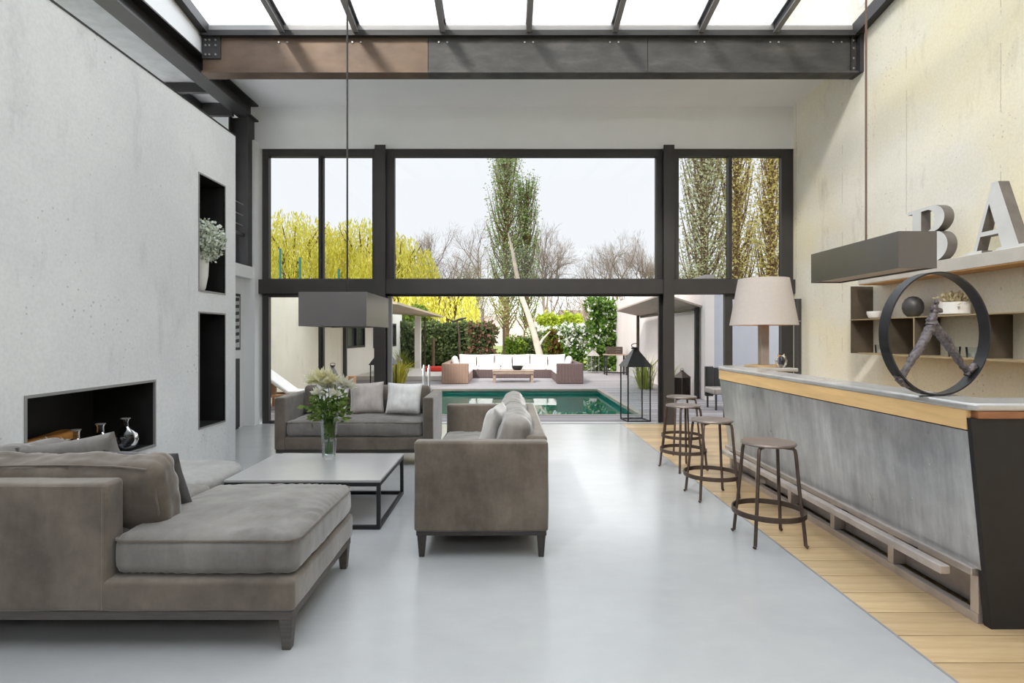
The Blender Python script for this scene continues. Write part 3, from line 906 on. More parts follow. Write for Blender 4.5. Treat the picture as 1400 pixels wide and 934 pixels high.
# ------------------------------------------------------------------ bar
BX = 2.228
bar = thing('bar_counter', 'long bar clad in grey zinc with oak band and dark near end', 'bar', (2.6, 4.5, 0))
def bar_path(off):
    """outer outline from near end to far return, shifted inward by off"""
    x, yf, r0 = BX + off, 6.32 - off, 0.34
    pts = [(x, 2.78), (x, 4.0), (x, 5.2), (x, yf - r0)]
    for k in range(1, 9):
        a = math.pi - k * math.pi / 16
        pts.append((x + r0 + r0 * math.cos(a), yf - r0 + r0 * math.sin(a)))
    pts.append((2.92, yf))
    return pts
def sweep(prof):
    """prof: list of (offset, z)"""
    b = B()
    rows = [[(x, yy, z) for x, yy in bar_path(o)] for o, z in prof]
    n = len(rows[0])
    V = [p for rw in rows for p in rw]
    F = [(i * n + k, i * n + k + 1, (i + 1) * n + k + 1, (i + 1) * n + k) for i in range(len(rows) - 1) for k in range(n - 1)]
    # close as a loop of the profile
    F += [((len(rows) - 1) * n + k, (len(rows) - 1) * n + k + 1, k + 1, k) for k in range(n - 1)]
    F += [tuple(i * n for i in range(len(rows))), tuple(i * n + n - 1 for i in range(len(rows)))]
    return b.add(V, F)
part('zinc_panel', sweep([(0.012, 0.955), (0.078, 0.275), (0.12, 0.275), (0.05, 0.955)]), 'bar_zinc', bar, world=True)
part('oak_band', sweep([(0.006, 1.058), (0.006, 0.962), (0.05, 0.962), (0.05, 1.058)]), 'bar_oak', bar, world=True, ang=30)
# counter top: near return + long run + far return
out = bar_path(0.0)
poly = [(BX + 0.03, 2.735), (BX, 2.765)] + out[1:] + [(2.92, 5.72), (2.62, 5.72), (2.48, 5.6), (2.48, 3.01), (3.3, 3.01), (3.3, 2.735)]
part('counter_top', B().prism(poly, 1.056, 1.094), 'counter_zinc', bar, True, 0.012, True, 30, 3)
part('end_band', B().box(BX + 0.03, 3.3, 2.738, 2.79, 1.02, 1.0555), 'brown_edge', bar, False, 0.004, True)
# near black end panel
part('end_panel', B().hexa([(2.335, 2.755, 0.0), (3.3, 2.755, 0.0), (2.335, 2.80, 0.0), (3.3, 2.80, 0.0),
                            (2.236, 2.755, 1.02), (3.3, 2.755, 1.02), (2.236, 2.80, 1.02), (3.3, 2.80, 1.02)]), 'black_panel', bar, False, 0.003, True)
part('inner_back', B().box(2.47, 2.5, 2.81, 6.2, 0.0, 1.055), 'black_panel', bar, False, world=True)
part('far_panel', B().box(2.6, 2.92, 6.1, 6.2, 0.0, 1.05), 'black_panel', bar, False, world=True)
# plinth: rails, posts, recessed bays, foot rail
part('plinth_ledge', B().box(2.285, 2.47, 2.81, 6.0, 0.236, 0.274), 'plinth_steel', bar, False, 0.004, True)
part('plinth_rail', B().box(2.315, 2.36, 2.81, 6.0, 0.0, 0.045), 'plinth_steel', bar, False, 0.003, True)
posts = [2.81, 3.43, 4.05, 4.67, 5.29, 5.91]
for a in posts:
    part('plinth_post', B().box(2.318, 2.42, a, a + 0.05, 0.046, 0.235), 'plinth_steel', bar, False, 0.003, True)
for a, b in zip(posts[:-1], posts[1:]):
    part('bay_panel', B().box(2.395, 2.41, a + 0.051, b - 0.001, 0.046, 0.235), 'plinth_panel', bar, False, world=True)
fr = part('foot_rail', B().box(2.185, 2.235, 2.88, 5.86, 0.215, 0.258), 'plinth_steel', bar, False, 0.005, True)
for a in (3.2, 3.85, 4.5, 5.15, 5.8):
    part('rail_bracket', B().box(2.236, 2.30, a, a + 0.05, 0.222, 0.235), 'iron_black', bar, False, world=True)

# ring sculpture
sc_ = thing('ring_sculpture', 'black ring sculpture with bronze walking figure on the bar', 'sculpture', (2.325, 3.10, 1.094), math.radians(11.5))
R0, wd = 0.335, 0.03
b = B()
n = 72
V, F = [], []
for k in range(n):
    a = 2 * math.pi * k / n
    for rr, yy in ((R0, -wd), (R0, wd), (R0 - 0.009, wd), (R0 - 0.009, -wd)):
        V.append((rr * math.cos(a), yy, R0 + 0.001 + rr * math.sin(a)))
for k in range(n):
    q = (k + 1) % n
    for j in range(4):
        F.append((k * 4 + j, q * 4 + j, q * 4 + (j + 1) % 4, k * 4 + (j + 1) % 4))
part('ring', b.add(V, F), 'iron_black', sc_)
def rough_limb(pts, rad, sub=10, amp=0.006, n=10, seed=0):
    P, R = [], []
    for i in range(len(pts) - 1):
        for k in range(sub):
            t = k / sub
            P.append(Vector(pts[i]).lerp(Vector(pts[i + 1]), t))
            R.append(rad[i] * (1 - t) + rad[i + 1] * t)
    P.append(Vector(pts[-1])); R.append(rad[-1])
    R = [r_ * (1 + 0.28 * noise.noise(Vector((i * 0.9, seed, 0)))) for i, r_ in enumerate(R)]
    m = B().tube(P, R, n)
    m.v = [tuple(Vector(p) + Vector((noise.noise(Vector(p) * 45), noise.noise(Vector(p) * 45 + Vector((9, 0, 0))), noise.noise(Vector(p) * 45 + Vector((0, 9, 0))))) * amp) for p in m.v]
    return m
fig = rough_limb([(-0.012, 0, 0.40), (-0.10, 0, 0.265), (-0.20, 0, 0.135), (-0.225, 0, 0.095)], [0.024, 0.024, 0.017, 0.02], seed=1)
g2 = rough_limb([(-0.025, 0, 0.395), (0.07, 0, 0.295), (0.155, 0, 0.19), (0.215, 0, 0.125)], [0.026, 0.026, 0.019, 0.016], seed=2)
g3 = rough_limb([(-0.03, 0, 0.385), (-0.024, 0, 0.415), (-0.012, 0, 0.445), (-0.005, 0, 0.472), (0.0, 0, 0.486), (0.004, 0, 0.494), (0.006, 0, 0.508), (0.004, 0, 0.522)],
                [0.026, 0.024, 0.017, 0.021, 0.010, 0.008, 0.014, 0.006], 6, 0.004, seed=3)
g4 = rough_limb([(-0.036, 0, 0.474), (-0.005, 0, 0.471), (0.032, 0, 0.466), (0.038, 0, 0.450)], [0.010, 0.015, 0.011, 0.007], 6, 0.003, seed=4)
g5 = rough_limb([(-0.245, 0, 0.115), (-0.225, 0, 0.085), (-0.178, 0, 0.052)], [0.018, 0.022, 0.013], 8, 0.006, seed=5)
g6 = rough_limb([(0.205, 0, 0.105), (0.225, 0, 0.128), (0.262, 0, 0.168)], [0.013, 0.02, 0.017], 8, 0.006, seed=6)
for g in (g2, g3, g4, g5, g6):
    fig.add(g.v, g.f)
part('figure', fig, 'bronze', sc_, ang=60)

# table lamp on the far return of the bar
LX, LY, LZ = 2.70, 6.02, 1.094
tl = thing('table_lamp', 'large table lamp with wide pale linen shade on the far end of the bar', 'lamp', (LX, LY, LZ))
part('base', B().lathe([(0, 0), (0.19, 0), (0.19, 0.012), (0.18, 0.02), (0, 0.02)], 32), 'shelf_brass', tl)
part('stem', B().box(-0.042, 0.042, -0.042, 0.042, 0.02, 0.60), 'lamp_stem', tl, False, 0.004)
part('shade', B().lathe([(0.337, 0.436), (0.25, 0.925), (0.247, 0.925), (0.333, 0.437), (0.337, 0.436)], 48), 'shade_linen', tl)
part('shade_lining', B().lathe([(0.330, 0.440), (0.244, 0.922)], 48), 'shade_gold', tl)
part('shade_top', B().lathe([(0.245, 0.905), (0.0, 0.905)], 48), 'shade_linen', tl)
sh = bpy.data.lights.new('added_glow', 'POINT'); sh.energy = 2; sh.color = (1, 0.75, 0.45); sh.shadow_soft_size = 0.05  # warm glow added inside; the lamp itself is taken as unlit
so = bpy.data.objects.new('added_glow_light', sh); COL.objects.link(so); so.parent = tl; so.location = (0, 0, 0.70)
# small glass jar near the lamp
gj = thing('glass_jar', 'small round glass jar beside the table lamp', 'jar', (2.80, 5.84, 1.094))
part('bowl', B().lathe([(0.03, 0), (0.05, 0.03), (0.058, 0.07), (0.045, 0.11), (0.03, 0.125), (0.035, 0.14)], 20), 'smoky_glass', gj)

# stools
def stool(loc, rz, label):
    s = thing('bar_stool', label, 'stool', loc, rz, 'metal stools along the bar')
    part('seat', B().lathe([(0, 0.662), (0.14, 0.660), (0.174, 0.665), (0.180, 0.675), (0.174, 0.685), (0.14, 0.682), (0, 0.676)], 36), 'stool_seat', s)
    for sx in (-1, 1):
        for sy in (-1, 1):
            c = 0.7071
            pts = [(0.06, 0.656), (0.158, 0.655), (0.172, 0.644), (0.178, 0.616), (0.214, 0.235), (0.220, 0.205), (0.224, 0.18), (0.240, 0.02), (0.256, 0.010)]
            part('leg', B().tube([(sx * c * r_, sy * c * r_, z) for r_, z in pts], 0.012, 8), 'rust_iron', s)
    V, F = [], []
    n = 48
    for k in range(n):
        a = 2 * math.pi * k / n
        for rr, z in ((0.240, 0.187), (0.240, 0.222), (0.231, 0.222), (0.231, 0.187)):
            V.append((rr * math.cos(a), rr * math.sin(a), z))
    for k in range(n):
        q = (k + 1) % n
        for j in range(4):
            F.append((k * 4 + j, q * 4 + j, q * 4 + (j + 1) % 4, k * 4 + (j + 1) % 4))
    part('foot_ring', B().add(V, F), 'rust_iron', s)
    return s
st = stool((1.815, 3.97, 0), 0.02, 'brown metal bar stool standing closest to the camera, largest of the four')
dup(st, (1.80, 5.03, 0), 0.05, 'brown metal bar stool with pale seat top, second from the camera')
dup(st, (1.87, 6.08, 0), 0.35, 'brown metal bar stool third from the camera, before the far end of the bar')
dup(st, (2.12, 6.95, 0), 0.1, 'brown metal bar stool farthest from the camera, close to the glass facade')

# pendants
def pendant(name, x0, x1, y0, y1, z0, z1, ztop, label, cmat, t=0.006):
    c = ((x0 + x1) / 2, (y0 + y1) / 2)
    p = thing(name, label, 'pendant lamp', (c[0], c[1], z0))
    b = B().box(x0, x1, y0, y0 + t, z0, z1).box(x0, x1, y1 - t, y1, z0, z1).box(x0, x0 + t, y0 + t, y1 - t, z0, z1).box(x1 - t, x1, y0 + t, y1 - t, z0, z1)
    part('shade', b, 'pendant_metal', p, False, world=True)
    part('top_plate', B().box(x0 + t, x1 - t, y0 + t, y1 - t, z1 - 0.012, z1 - 0.004), 'pendant_metal', p, False, world=True)
    part('diffuser', B().box(x0 + t, x1 - t, y0 + t, y1 - t, z0 + 0.012, z0 + 0.018), 'shade_linen', p, False, world=True)
    part('cord', B().cyl((c[0], c[1], z1 - 0.004), (c[0], c[1], ztop), 0.0075, 8), cmat, p, world=True)
    part('cord_grip', B().cyl((c[0], c[1], z1 - 0.004), (c[0], c[1], z1 + 0.03), 0.012, 10), cmat, p, world=True)
pendant('pendant_lamp', -1.584, -1.069, 4.32, 5.12, 1.492, 1.752, zs(4.72) - 0.085, 'short black box pendant lamp hanging over the coffee table', 'cord_black')
pendant('pendant_lamp', 2.638, 2.897, 3.85, 4.96, 1.876, 2.126, zs(4.4) - 0.085, 'long grey box pendant lamp hanging over the bar', 'cord_brown')

# ------------------------------------------------------------------ wall shelf behind the bar
sh_ = thing('wall_shelf', 'long pale ledge with open steel compartments behind the bar', 'shelf', (4.46, 5.6, 1.2))
XS = 4.32
ly0 = 3.3
lg = part('ledge', B().box(XS - 0.02, XR - 0.002, ly0, 7.0, 2.045, 2.17), 'shelf_concrete', sh_, False, 0.004, True)
part('ledge_underside', B().box(XS - 0.015, XR - 0.003, ly0, 6.99, 2.035, 2.0445), 'oak_under', sh_, False, world=True)
part('shelf_board', B().box(XS, XR - 0.002, ly0, 7.175, 1.612, 1.622), 'shelf_brass', sh_, False, world=True)
part('shelf_board', B().box(XS - 0.02, XR - 0.002, ly0, 7.0, 1.195, 1.212), 'shelf_brass', sh_, False, world=True)
part('divider', B().box(XS, XR - 0.002, 7.176, 7.186, 1.2, 2.04), 'shelf_steel', sh_, False, world=True)
for yy in (6.46, 6.06, 5.19, 4.4, 3.6):
    part('divider', B().box(XS + 0.001, XR - 0.003, yy, yy + 0.008, 1.213, 1.611), 'shelf_steel', sh_, False, world=True)
    part('divider_edge', B().box(XS - 0.004, XS + 0.0005, yy - 0.003, yy + 0.011, 1.213, 1.611), 'shelf_brass', sh_, False, world=True)

# letters B and A (facing the room, reading from the window towards the camera)
def letter(name, label, splines, y_left, depth=0.10, xface=4.345, z0=2.171):
    cu = bpy.data.curves.new(name, 'CURVE')
    cu.dimensions = '2D'
    cu.fill_mode = 'BOTH'
    cu.extrude = depth / 2
    for pts in splines:
        s = cu.splines.new('POLY')
        s.points.add(len(pts) - 1)
        for p, (u, v) in zip(s.points, pts):
            p.co = (u, v, 0, 1)
        s.use_cyclic_u = True
    tmp = bpy.data.objects.new('tmp', cu)
    COL.objects.link(tmp)
    dg = bpy.context.evaluated_depsgraph_get()
    me = bpy.data.meshes.new_from_object(tmp.evaluated_get(dg))
    bpy.data.objects.remove(tmp)
    # local (u,v,w): u -> -y, v -> z, w -> -x
    for v_ in me.vertices:
        u, v, w = v_.co
        v_.co = (-w + depth / 2, -u, v)
    me.materials.clear()
    me.materials.append(M['letter_face'])
    me.materials.append(M['letter_side'])
    for p in me.polygons:
        p.material_index = 0 if p.normal.x < -0.7 or p.normal.x > 0.7 else 1
        p.use_smooth = False
    me.name = name
    o = link(name, me, None)
    o.location = (xface, y_left, z0)
    return tag(o, label, 'sign letter', 'letters of the sign over the bar')
def arc(cx, cy, rx, ry, a0, a1, n=18):
    return [(cx + rx * math.cos(math.radians(a0 + (a1 - a0) * k / n)), cy + ry * math.sin(math.radians(a0 + (a1 - a0) * k / n))) for k in range(n + 1)]
H = 0.585
Bo = [(0.0, 0.0), (0.36, 0.0)] + arc(0.36, 0.16, 0.205, 0.16, -90, 62)[1:] + [(0.39, 0.315)] + arc(0.34, 0.445, 0.185, 0.14, -60, 90) + [(0.0, H), (0.0, H - 0.035), (0.075, H - 0.035), (0.075, 0.035), (0.0, 0.035)]
Bh1 = [(0.205, 0.035), (0.30, 0.035)] + arc(0.31, 0.165, 0.115, 0.13, -90, 90) + [(0.205, 0.295)]
Bh2 = [(0.205, 0.33), (0.29, 0.33)] + arc(0.29, 0.44, 0.105, 0.11, -90, 90) + [(0.205, 0.55)]
letter('sign_letter', 'big grey three-dimensional letter B on the wall ledge', [Bo, Bh1, Bh2], 6.20)
Ao = [(0.0, 0.0), (0.19, 0.0), (0.19, 0.03), (0.135, 0.03), (0.175, 0.155), (0.365, 0.155), (0.405, 0.03), (0.35, 0.03), (0.35, 0.0), (0.62, 0.0), (0.62, 0.03), (0.57, 0.03), (0.365, 0.62), (0.30, 0.62), (0.095, 0.03), (0.0, 0.03)]
Ah = [(0.19, 0.195), (0.27, 0.44), (0.352, 0.195)]
letter('sign_letter', 'big grey three-dimensional letter A on the wall ledge', [Ao, Ah], 5.42)

# things on the shelf
zb, zl = 1.6225, 1.2125
tag(part('bowl', B().lathe([(0.03, 0), (0.06, 0.015), (0.078, 0.06), (0.078, 0.09), (0.07, 0.09), (0.05, 0.03), (0, 0.02)], 24), 'ceramic_white', None), 'small white ceramic bowl on the wall shelf by the dark end panel', 'bowl').location = (4.42, 6.88, zb)
eg = part('egg_ornament', B().lathe([(0.0, 0), (0.05, 0.002), (0.088, 0.045), (0.103, 0.10), (0.098, 0.15), (0.075, 0.195), (0.04, 0.222), (0.0, 0.23)], 28), 'egg_dark', None)
eg.location = (4.44, 6.25, zb)
tag(eg, 'dark grey egg-shaped ornament on the wall shelf', 'ornament')
pl = thing('dried_planter', 'white oval planter of dried flowers on the wall shelf', 'planter', (4.45, 5.68, zb))
part('pot', B().lathe([(0, 0), (0.105, 0), (0.125, 0.015), (0.13, 0.13), (0.12, 0.13), (0.11, 0.1), (0, 0.1)], 28), 'ceramic_white', pl)
P = np.column_stack([RNG.normal(0, 0.05, 260), RNG.normal(0, 0.07, 260), 0.10 + RNG.random(260) * 0.11])
V, F = leaves(P, 0.045, np.column_stack([P[:, 0] * 4, P[:, 1] * 4, np.ones(260) * 0.7]), 0.5)
npmesh('dried_flowers', V, F, 'dried', pl, 'stuff')
def tumbler(y_, lab, x_=4.42, s=1.0):
    t_ = thing('glass_tumbler', lab, 'glass', (x_, y_, zl), group='glasses on the lower shelf')
    part('glass', B().lathe([(0, 0.006), (0.04 * s, 0.006), (0.046 * s, 0.10), (0.049 * s, 0.10), (0.043 * s, 0), (0, 0)], 20), 'clear_glass', t_)
    part('candle', B().lathe([(0, 0.008), (0.036 * s, 0.008), (0.037 * s, 0.045), (0, 0.045)], 16), 'candle', t_)
tumbler(6.78, 'small candle glass on the lower shelf by the dark end panel')
tumbler(5.62, 'left one of the two candle glasses behind the ring sculpture', 4.40, 1.1)
tumbler(5.40, 'right one of the two candle glasses behind the ring sculpture', 4.40, 1.1)

# ------------------------------------------------------------------ seating
def legs(root, xs, ys, h=0.165, top=0.028, bot=0.017, mat='dark_wood', inw=0.0):
    for x in xs:
        for yy in ys:
            b = B()
            b.hexa([(x - bot, yy - bot, 0), (x + bot, yy - bot, 0), (x - bot, yy + bot, 0), (x + bot, yy + bot, 0),
                    (x - top, yy - top, h), (x + top, yy - top, h), (x - top, yy + top, h), (x + top, yy + top, h)])
            part('leg', b, mat, root, False, 0.003)

def piping(root, c, s, r, z, name='piping', mat='velvet'):
    pts = []
    hx, hy = s[0] / 2, s[1] / 2
    q = r
    for cx, cy, a0 in ((hx - q, hy - q, 0), (-hx + q, hy - q, 90), (-hx + q, -hy + q, 180), (hx - q, -hy + q, 270)):
        for k in range(5):
            a = math.radians(a0 + k * 22.5)
            pts.append((c[0] + cx + q * math.cos(a), c[1] + cy + q * math.sin(a), z))
    return part(name, B().tube(pts, 0.006, 6, True), mat, root)

def sofa(name, label, loc, rz, W, Dp, cat='sofa', arm_t=0.115, arm_h=0.745, back_h=0.76):
    """local: x = length (centred), y = depth: front at -Dp/2, back at +Dp/2"""
    s = thing(name, label, cat, loc, rz)
    hw, hd = W / 2, Dp / 2
    part('base_frame', B().box(-hw + 0.012, hw - 0.012, -hd + 0.012, hd - 0.012, 0.142, 0.17), 'dark_wood', s, False, 0.003)
    part('seat_base', B().rbox((0, -0.0, 0.243), (W - 2 * arm_t + 0.01, Dp - 0.01, 0.145), 0.02, 10, 8, 2), 'velvet', s)
    part('arm', B().rbox((-hw + arm_t / 2, 0, (0.17 + arm_h) / 2), (arm_t, Dp, arm_h - 0.17), 0.02, 3, 10, 8, wr=0.003, wf=4), 'velvet', s)
    part('arm', B().rbox((hw - arm_t / 2, 0, (0.17 + arm_h) / 2), (arm_t, Dp, arm_h - 0.17), 0.02, 3, 10, 8, wr=0.003, wf=4), 'velvet', s)
    part('backrest', B().rbox((0, hd - 0.075, (0.17 + back_h) / 2), (W - 2 * arm_t - 0.004, 0.15, back_h - 0.17), 0.025, 14, 3, 8, wr=0.004, wf=4), 'velvet', s)
    cw = W - 2 * arm_t - 0.02
    cu = part('seat_cushion', B().rbox((0, -0.075, 0.405), (cw, Dp - 0.16, 0.17), 0.045, 60, 36, 5, (0.04, 0.0), 0.010, 5, 3, puffy=0.02, fold=0.004), 'velvet_seat', s)
    piping(cu, (0, -0.075), (cw, Dp - 0.16), 0.05, 0.472)
    legs(s, (-hw + 0.045, hw - 0.045), (-hd + 0.045, hd - 0.045), 0.145)
    return s

# two-seater facing the camera, by the window
s1 = sofa('sofa', 'grey velvet two-seat sofa facing the camera in front of the left window', (-1.675, 6.63, 0), 0, 1.73, 0.86)
# back cushions
for k, (x, w) in enumerate(((-0.38, 0.74), (0.38, 0.74))):
    part('back_cushion', B().rbox((0, 0, 0), (w, 0.15, 0.34), 0.06, 10, 4, 8, wr=0.010, wf=6, seed=k + 4, puffy=0.04).rot((math.radians(-8), 0, 0), (x, 0.20, 0.66)), 'velvet', s1)
# sofa seen from its side, facing left
s2 = sofa('sofa', 'grey velvet sofa seen from its arm end, beside the coffee table', (-0.168, 4.66, 0), -math.pi / 2, 2.06, 0.857)
for k, (x, w) in enumerate(((0.48, 0.90), (-0.45, 0.90))):
    part('back_cushion', B().rbox((0, 0, 0), (w, 0.17, 0.40), 0.07, 46, 8, 18, wr=0.016, wf=6, seed=k + 14, puffy=0.05, fold=0.006).rot((math.radians(-12), 0, 0), (x, 0.20, 0.685)), 'velvet_seat', s2)

def pill(label, w, h, t, loc, rot, mat, seed, name='scatter_cushion'):
    o = part(name, B().pillow(w, h, t, seed), mat, None, ang=80)
    o.location = loc
    o.rotation_euler = rot
    return tag(o, label, 'cushion')
pill('white square cushion at the right end of the two-seat sofa', 0.40, 0.36, 0.13, (-1.19, 6.55, 0.70), (math.radians(-16), 0.03, 0.0), 'pillow_white', 1)
pill('taupe square cushion in the middle of the two-seat sofa', 0.39, 0.37, 0.13, (-1.62, 6.57, 0.70), (math.radians(-16), -0.06, 0.05), 'pillow_taupe', 2)
pill('white square cushion behind the vase flowers on the two-seat sofa', 0.40, 0.36, 0.13, (-2.03, 6.57, 0.70), (math.radians(-16), 0.05, -0.08), 'pillow_white', 3)
pill('grey velvet cushion leaning in the corner of the side-on sofa', 0.46, 0.42, 0.14, (-0.11, 4.10, 0.72), (math.radians(-14), 0, -math.pi / 2 - 0.12), 'velvet_light', 4)

# chaise sofa in the foreground
ch = thing('chaise_sofa', 'grey velvet chaise sofa in the foreground with open right end', 'sofa', (-2.0, 3.04, 0))
X0, X1, Y0, Y1 = -3.07, -0.955, 2.55, 3.53
part('base_frame', B().box(X0 + 0.01, X1 - 0.012, Y0 + 0.012, Y1 - 0.012, 0.142, 0.182), 'grey_wood', ch, False, 0.003, True)
part('seat_base', B().rbox(((X0 + X1) / 2, (Y0 + Y1) / 2, 0.253), (X1 - X0, Y1 - Y0, 0.142), 0.022, 20, 10, 2, wr=0.003, wf=5), 'velvet', ch, world=True)
part('backrest', B().rbox(((X0 - 1.80) / 2, Y0 + 0.066, 0.47), (-1.80 - X0, 0.135, 0.575), 0.022, 16, 3, 8, wr=0.003, wf=4, seed=9), 'velvet', ch, world=True)
part('backrest_piping', B().tube([(-1.812, Y0 + 0.002, 0.19), (-1.812, Y0 + 0.002, 0.742), (-2.4, Y0 + 0.002, 0.744), (-3.05, Y0 + 0.002, 0.744)], 0.005, 6), 'velvet', ch, world=True)
part('arm', B().rbox((X0 + 0.06, (Y0 + Y1) / 2 + 0.06, 0.47), (0.12, Y1 - Y0 - 0.12, 0.575), 0.022, 3, 10, 8, wr=0.003, wf=4), 'velvet', ch, world=True)
cc = (-2.0 + 0.98, 2.55 + 0.13)
cw, cd = (X1 - 0.01) - (-1.80 - 0.35), Y1 - Y0 - 0.07
cxm = ((X1 - 0.01) + (-1.80 - 0.35)) / 2
# the big L-shaped seat: one cushion for the open end, one deep inside
cu = part('seat_cushion', B().rbox((-1.378, 3.055, 0.418), (0.84, 0.93, 0.185), 0.05, 48, 48, 5, (0.035, 0.0), 0.005, 5, 21, puffx=0.015, puffy=0.015, fold=0.005), 'velvet_seat', ch, world=True)
piping(cu, (-1.378 + 2.0, 3.055 - 3.04), (0.845, 0.935), 0.055, 0.488)
part('seat_cushion', B().rbox((-2.38, 3.12, 0.418), (1.14, 0.81, 0.185), 0.05, 18, 14, 4, (0.03, 0.0), 0.005, 5, 22), 'velvet_seat', ch, world=True)
legs(ch, (X0 + 2.0 + 0.06, X1 + 2.0 - 0.045), (Y0 - 3.04 + 0.045, Y1 - 3.04 - 0.045), 0.142, 0.030, 0.020, 'grey_wood')
bc = part('back_cushion', B().rbox((0, 0, 0), (1.02, 0.19, 0.37), 0.06, 56, 8, 20, wr=0.016, wf=7, seed=31, puffy=0.03, fold=0.007).rot((math.radians(14), 0, 0), (-2.16, 2.81, 0.648)), 'velvet', ch, world=True)
pg = B().tube([(0.47, -0.085, -0.14), (0.487, -0.09, -0.05), (0.487, -0.09, 0.07), (0.455, -0.083, 0.165), (0.30, -0.075, 0.178), (0.0, -0.078, 0.184), (-0.45, -0.075, 0.175)], 0.005, 6)
part('cushion_piping', pg.rot((math.radians(14), 0, 0), (-2.16, 2.81, 0.648)), 'velvet', bc, world=False).location = (2.0, -3.04, 0)
part('back_cushion', B().rbox((0, 0, 0), (0.74, 0.19, 0.36), 0.06, 46, 8, 18, wr=0.016, wf=7, seed=33, puffy=0.03, fold=0.007).rot((math.radians(-12), 0.05, math.radians(80)), (-2.78, 3.12, 0.63)), 'velvet_seat', ch, world=True)
pill('crumpled grey velvet cushion behind the chaise back cushion', 0.50, 0.40, 0.15, (-2.36, 3.14, 0.675), (math.radians(20), -0.16, 0.12), 'velvet_seat', 35)
pill('thin dark grey cushion leaning at the end of the chaise back cushion', 0.42, 0.36, 0.10, (-1.90, 3.03, 0.655), (math.radians(24), 0.02, -0.10), 'velvet_dark', 36)

# ottoman
ot = thing('ottoman', 'round-cornered pale grey velvet ottoman between the fireplace and coffee table', 'ottoman', (-2.575, 4.37, 0))
def srect(w, d, r, n=8):
    p = []
    for cx, cy, a0 in ((w / 2 - r, d / 2 - r, 0), (-w / 2 + r, d / 2 - r, 90), (-w / 2 + r, -d / 2 + r, 180), (w / 2 - r, -d / 2 + r, 270)):
        for k in range(n + 1):
            a = math.radians(a0 + 90 * k / n)
            p.append((cx + r * math.cos(a), cy + r * math.sin(a)))
    return p
def rings(spec):
    V, F = [], []
    n = None
    for w, d, r, z in spec:
        p = srect(w, d, r)
        n = len(p)
        V += [(x, y_, z) for x, y_ in p]
    for i in range(len(spec) - 1):
        for k in range(n):
            q = (k + 1) % n
            F.append((i * n + k, i * n + q, (i + 1) * n + q, (i + 1) * n + k))
    F.append(tuple(range(n - 1, -1, -1)))
    F.append(tuple((len(spec) - 1) * n + k for k in range(n)))
    return B().add(V, F)
part('base', rings([(0.90, 0.74, 0.28, 0.08), (0.92, 0.76, 0.29, 0.10), (0.92, 0.76, 0.29, 0.27), (0.90, 0.74, 0.28, 0.28)]), 'velvet', ot)
part('cushion', rings([(0.88, 0.72, 0.27, 0.281), (0.94, 0.78, 0.30, 0.30), (0.94, 0.78, 0.30, 0.35), (0.90, 0.74, 0.28, 0.385), (0.75, 0.58, 0.22, 0.405), (0.4, 0.3, 0.12, 0.415), (0.1, 0.08, 0.03, 0.417)]), 'velvet_light', ot, ang=70)
legs(ot, (-0.3, 0.3), (-0.22, 0.22), 0.082, 0.025, 0.018)

# coffee table
ct = thing('coffee_table', 'low rectangular coffee table with black steel frame and grey stone top', 'table', (-1.505, 4.65, 0))
tx, ty = 0.572, 0.475
part('top', B().box(-tx, tx, -ty, ty, 0.345, 0.362), 'table_stone', ct, False, 0.002)
def bar_(x0, x1, y0, y1, z0, z1, nm='frame_bar'):
    part(nm, B().box(x0, x1, y0, y1, z0, z1), 'iron_black', ct, False, 0.002)
e = 0.028
for sy in (-1, 1):
    yy = sy * (ty - e / 2)
    bar_(-tx, tx, yy - e / 2, yy + e / 2, 0.315, 0.345)
    bar_(-tx + e, tx - e, yy - e / 2, yy + e / 2, 0.0, 0.028)
for sx in (-1, 1):
    xx = sx * (tx - e / 2)
    bar_(xx - e / 2, xx + e / 2, -ty + e, ty - e, 0.315, 0.345)
    bar_(xx - e / 2, xx + e / 2, -ty + e, ty - e, 0.0, 0.028)
    for sy in (-1, 1):
        yy = sy * (ty - e / 2)
        bar_(xx - e / 2, xx + e / 2, yy - e / 2, yy + e / 2, 0.0 if False else 0.0, 0.315, 'leg')

# flower vase on the coffee table
fv = thing('flower_vase', 'tall clear glass vase of white flowers on the coffee table', 'vase', (-1.535, 4.90, 0.363))
part('glass', B().lathe([(0, 0.0), (0.052, 0.0), (0.056, 0.02), (0.078, 0.40), (0.074, 0.40), (0.052, 0.035), (0, 0.03)], 32), 'vase_glass', fv)
part('water', B().lathe([(0, 0.031), (0.0515, 0.036), (0.058, 0.155), (0, 0.155)], 28), 'vase_water', fv)
stems = B()
heads = []
for k in range(13):
    a = k * 2.4
    r0, r1 = 0.03, 0.05
    top = (0.13 * math.cos(a) * random.uniform(0.5, 1.15), 0.12 * math.sin(a) * random.uniform(0.5, 1.0), random.uniform(0.50, 0.66))
    p0 = (-r0 * math.cos(a), -r0 * math.sin(a), 0.05)
    p1 = (r1 * math.cos(a), r1 * math.sin(a), 0.40)
    stems.tube([p0, ((p0[0] + p1[0]) / 2, (p0[1] + p1[1]) / 2, 0.22), p1, top], 0.0042, 5)
    heads.append(top)
part('stems', stems, 'stem_green', fv)
pts, dr = [], []
for k in range(420):
    a, z = random.uniform(0, 6.28), random.gauss(0.44, 0.06)
    r_ = abs(random.gauss(0.09, 0.04))
    pts.append((r_ * math.cos(a), r_ * math.sin(a), z)); dr.append((math.cos(a), math.sin(a), random.uniform(-0.5, 0.6)))
for k in range(120):
    a, z = random.uniform(0, 6.28), random.uniform(0.16, 0.38)
    r_ = random.uniform(0.0, 0.045)
    pts.append((r_ * math.cos(a), r_ * math.sin(a), z)); dr.append((math.cos(a) * 0.3, math.sin(a) * 0.3, 1))
V, F = leaves(np.array(pts), 0.055, np.array(dr), 0.55)
